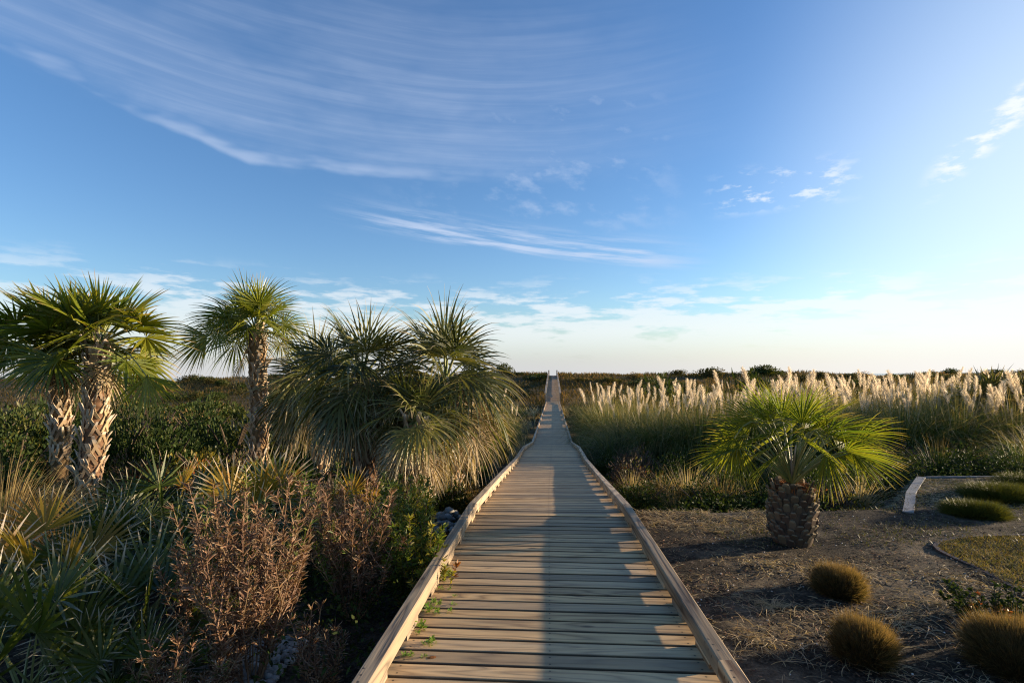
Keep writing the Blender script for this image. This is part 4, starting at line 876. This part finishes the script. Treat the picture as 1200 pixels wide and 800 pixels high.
slab('timber_edging', 'short weathered white timber edging board, piece beyond the bend', 'garden edging', [(6.52, 8.86), (7.1, 9.52), (7.74, 10.24)], .13, -.2, .033, 'edging', 'timber edging of the yard')
slab('timber_edging', 'long straight timber edging along the far side of the yard', 'garden edging', [(7.86, 10.30), (10, 10.32), (14, 10.34)], .035, -.25, .025, 'edging', 'timber edging of the yard')
lawn_edge_px = [(1200, 632), (1150, 633), (1118, 635), (1100, 639), (1094, 644), (1100, 650), (1118, 659), (1145, 671), (1180, 690), (1235, 722)]
le = [(px(x, EYE * F / (y - 440.)), EYE * F / (y - 440.)) for x, y in lawn_edge_px]
le = np.array(le); tt = np.linspace(0, len(le) - 1, 40); les = np.stack([np.interp(tt, range(len(le)), le[:, 0]), np.interp(tt, range(len(le)), le[:, 1])], -1)
slab('lawn_edging', 'curved brown edging strip around the lawn', 'lawn edging', les, .045, -.08, .022, 'edgebrown')
def lawn():
    poly = np.array(list(le) + [(7.5, 4.4), (9.5, 5), (9.5, 6.5)]); n = 42000; X = U(poly[:, 0].min(), poly[:, 0].max(), n); Y = U(poly[:, 1].min(), poly[:, 1].max(), n); ins = np.zeros(n, bool); j = len(poly) - 1
    for i in range(len(poly)):
        xi, yi = poly[i]; xj, yj = poly[j]; c = ((yi > Y) != (yj > Y)) & (X < (xj - xi) * (Y - yi) / (yj - yi + 1e-12) + xi); ins ^= c; j = i
    X, Y = X[ins], Y[ins]; n = len(X); mb = MB(); a = U(0, 2 * PI, n); D = np.stack([np.cos(a) * .7, np.sin(a) * .7, np.ones(n)], -1)
    strips(mb, np.stack([X, Y, ground(X, Y)], -1), D, np.stack([-np.sin(a), np.cos(a), 0 * a], -1), U(.03, .075, n), .006, .8, 2, BLADEP)
    tag(mb.build('lawn_grass', M['lawn']), 'short golden lawn inside the curved edging', 'lawn', kind='stuff')
lawn()
# thin green-grey grass film over the far yard and left shade
straw_litter(16000, 'bush_olive', 'yard_grass', 'sparse green blades in the far part of the yard', [(2.5, 9.5, 6.2, 10.2, 1.0)], .03, .07, .006, up=1.6, clus=.45)
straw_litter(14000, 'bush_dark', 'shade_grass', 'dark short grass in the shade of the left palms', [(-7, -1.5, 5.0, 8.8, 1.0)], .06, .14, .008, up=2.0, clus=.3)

# weeds between the planks
def weeds():
    spots = [(455, 735), (460, 715), (468, 675), (470, 680), (519, 672), (487, 690), (525, 690), (531, 698), (502, 706), (512, 707), (525, 716), (530, 708), (498, 716), (510, 718), (500, 755), (465, 768), (479, 768), (495, 769), (479, 741), (495, 753), (505, 752), (520, 674)]
    wm = []
    for v in range(3):
        mb = MB(); n = 26; a = U(0, 2 * PI, n); q = U(0, .028, n); P = np.stack([np.cos(a) * q, np.sin(a) * q * .6, U(.0, .025, n)], -1)
        strips(mb, P, np.stack([np.cos(a), np.sin(a), U(.2, 1.2, n)], -1), np.stack([-np.sin(a), np.cos(a), 0 * a], -1), U(.012, .022, n), .010, .3, 2, OVALP); wm.append(mb.mesh('leaves', M['weed']))
    for i, (x, y) in enumerate(spots):
        d = 3.0
        for _ in range(20): d = (EYE - float(deck_z(d))) * F / (y - 440.)
        big = i in (0, 1, 2); s = 1.7 if big else U(.7, 1.25)
        X = px(x, d); X = max(X, float(deck_x(d)) - .80); o = link('weed', wm[i % 3], None, (X, d, float(deck_z(d)) - .004), (0, 0, U(0, 6.28)), s)
        tag(o, 'tiny bright green weed sprouting between the planks near the left kerb', 'weed', 'weeds between the deck planks')
weeds()
def small_bits():
    mb = MB(); strips(mb, [(0, 0, 0)], (1, .2, .2), (0, 1, 0), .06, .03, .5, 3, OVALP); d = 2.98
    tag(mb.build('fallen_leaf', M['redleaf']), 'single dry orange leaf lying on the deck near the weeds', 'leaf').location = (px(498, d), d, float(deck_z(d)) + .003)
small_bits()

# ------------------------------------------------------------------ light, sky, camera
SUN = norm(np.array([.963, .27, .128])); EL = math.asin(SUN[2]); AZ = math.atan2(SUN[0], SUN[1])
sd_ = bpy.data.lights.new('sun', 'SUN'); sd_.energy = 5.0; sd_.angle = math.radians(.6); sd_.color = (1.0, .79, .54)
so = bpy.data.objects.new('sun', sd_); col.objects.link(so); so.rotation_euler = Vector(SUN).to_track_quat('Z', 'Y').to_euler(); so.location = (20, 5, 15)

def world():
    w = bpy.data.worlds.new('World'); scene.world = w; w.use_nodes = True; nt = w.node_tree; nt.nodes.clear(); B = NB(nt)
    sky = B.n('ShaderNodeTexSky', sky_type='NISHITA', sun_disc=False, sun_elevation=EL, sun_rotation=AZ, air_density=1.0, dust_density=.4, ozone_density=1.6, altitude=0).outputs[0]
    sky = B.mix(1.0, B.n('ShaderNodeHueSaturation', {'Saturation': 1.15, 'Color': sky}).outputs[0], (1.10, 1.30, 1.74), 'MULTIPLY')
    g = B.n('ShaderNodeTexCoord').outputs['Generated']; s = B.n('ShaderNodeSeparateXYZ', {0: g}).outputs
    az = B.math('ARCTAN2', s[0], s[1]); el = B.math('ARCSINE', s[2])        # radians
    def lin(x, a, b, c=0.0, d=1.0): return B.n('ShaderNodeMapRange', {0: x, 1: a, 2: b, 3: c, 4: d}, interpolation_type='SMOOTHSTEP').outputs[0]
    def vec(x, y, z=0.0): return B.n('ShaderNodeCombineXYZ', {0: x, 1: y, 2: z}).outputs[0]
    mul = lambda a, b: B.math('MULTIPLY', a, b); add = lambda a, b: B.math('ADD', a, b); sub = lambda a, b: B.math('SUBTRACT', a, b)
    R = math.radians
    warp = mul(sub(B.noise(vec(mul(az, 1.3), mul(el, 3)), 1.2, 1), .5), .06)
    vm = B.n('ShaderNodeVectorMath', {0: g, 1: tuple(SUN)}, operation='DOT_PRODUCT').outputs['Value']
    # 1 cirrus veil: fibres run almost level, lower edge about 20 degrees up on the left
    edge = add(add(.343, mul(B.math('MAXIMUM', sub(-.45, az), 0.0), .25)), mul(sub(B.noise(vec(mul(az, 3.5), 0.0), 2.0, 3), .5), .03))
    a1 = lin(sub(add(el, mul(sub(B.noise(vec(mul(az, 9), mul(el, 20)), 1.5, 4, .6), .5), .05)), edge), -.012, .045); a1 = mul(a1, lin(el, .70, .46)); a1 = mul(a1, lin(az, .50, -.10))
    fib = B.noise(vec(mul(az, 2.4), mul(add(add(el, mul(warp, .5)), mul(mul(az, az), -.06)), 70)), 1.0, 6, .60, .35); soft = B.noise(vec(mul(az, 2.5), mul(el, 9)), 1.2, 4, .55)
    patch = lin(B.noise(vec(mul(az, 2.0), mul(el, 6), 4.0), 1.6, 4, .6), .30, .62); v1 = mul(mul(mul(a1, .85), add(.30, mul(patch, .70))), add(.20, mul(lin(mul(fib, add(.5, soft)), .28, .86), .34)))
    rim = mul(mul(lin(sub(el, edge), -.004, .006), lin(sub(el, edge), .035, .008)), mul(lin(az, .0, -.25), lin(soft, .45, .62)))
    v1 = B.math('MAXIMUM', v1, mul(rim, .55))
    # 2 bright strands lower down, sloping gently
    c2 = sub(.245, mul(add(az, .05), .13)); w2 = sub(el, c2); f2 = B.noise(vec(mul(az, 5), mul(w2, 80)), 1.0, 5, .6)
    v2 = mul(mul(mul(lin(w2, -.022, -.004), lin(w2, .05, .0)), mul(lin(az, -.36, -.12), lin(az, .38, .2))), lin(f2, .40, .64))
    # 3 small puffs on the right
    pn = B.noise(vec(mul(az, 11), mul(el, 30)), 1.6, 6, .62); band = mul(mul(lin(el, .255, .29), lin(el, .345, .30)), mul(lin(az, .33, .42), lin(az, .60, .52)))
    v3 = mul(band, mul(lin(pn, .50, .64), .8)); 
    e4 = sub(el, add(.30, mul(sub(az, .70), .8))); v4 = mul(mul(mul(lin(e4, -.035, -.01), lin(e4, .035, .01)), lin(az, .64, .69)), lin(pn, .46, .62))
    v4b = mul(mul(mul(lin(el, .22, .24), lin(el, .285, .26)), mul(lin(az, .58, .63), lin(az, .72, .68))), mul(lin(pn, .50, .64), .0))
    wsp = mul(mul(mul(lin(el, .22, .30), lin(el, .60, .38)), mul(lin(az, -.30, .02), lin(az, .36, .18))), mul(lin(B.noise(vec(mul(add(az, mul(el, .6)), 9), mul(el, 16)), 1.3, 6, .6), .48, .70), .42))
    # 4 horizon band
    top = add(.172, mul(sub(B.noise(vec(mul(az, 5), 3.0), 2.0, 4, .6), .5), .05)); top = add(top, mul(az, -.015))
    hn = B.noise(vec(mul(az, 9), mul(add(el, mul(az, .02)), 46)), 1.0, 7, .62); h1 = lin(sub(top, el), -.02, .05)
    v5 = mul(mul(h1, lin(add(hn, mul(lin(sub(top, el), .0, .13), .20)), .50, .64)), lin(az, -1.0, -.45, .35, .8))
    vh = lin(el, .125, .0, 0.0, 1.0)
    tot = B.math('MAXIMUM', B.math('MAXIMUM', v1, v2), wsp); tot = B.math('MINIMUM', tot, .95)
    # sunlit ice cloud: bright, lightly tinted, relative to the clear sky near it
    c = B.mix(mul(mul(lin(vm, .58, .96), lin(el, .85, .20, .25, 1.0)), .78), sky, (5.2, 6.0, 6.7))
    c = B.mix(mul(B.math('MAXIMUM', v3, v4), .8), c, (6.0, 6.2, 6.4))
    c = B.mix(mul(tot, .75), c, CLOUD_HI)
    c = B.mix(mul(vh, .9), c, B.mix(lin(az, .0, .75), CLOUD_HZ, CLOUD_HR))
    c = B.mix(mul(mul(v5, lin(el, .02, .085, .10, 1.0)), .78), c, CLOUD_LO)
    c = B.mix(lin(s[2], .0, -.05), c, (.9, .9, .95))
    B.n('ShaderNodeOutputWorld', {0: B.n('ShaderNodeBackground', {0: c, 1: .066}).outputs[0]})
CLOUD_HI = (3.9, 4.5, 5.7); CLOUD_LO = (5.9, 6.0, 6.1); CLOUD_HZ = (3.95, 4.05, 4.35); CLOUD_HR = (5.6, 5.5, 5.4)
world()

cam = bpy.data.cameras.new('camera'); cam.lens = 19.0; cam.sensor_width = 36; cam.shift_y = 40 / 1200.; cam.clip_end = 20000; cam.clip_start = .05
co = bpy.data.objects.new('camera', cam); col.objects.link(co); co.matrix_world = Matrix.Translation((0, 0, EYE)) @ Matrix.Rotation(PI / 2, 4, 'X') @ Matrix.Rotation(-.007, 4, 'Z')
scene.camera = co
scene.view_settings.view_transform = 'Standard'; scene.view_settings.look = 'None'; scene.view_settings.exposure = 1.35; scene.view_settings.gamma = 1
scene.cycles.max_bounces = 5; scene.cycles.diffuse_bounces = 3; scene.cycles.transmission_bounces = 3; scene.cycles.glossy_bounces = 2
scene.cycles.use_denoising = True; scene.cycles.denoising_prefilter = 'NONE'; scene.cycles.pixel_filter_type = 'BLACKMAN_HARRIS'; scene.cycles.filter_width = 1.15
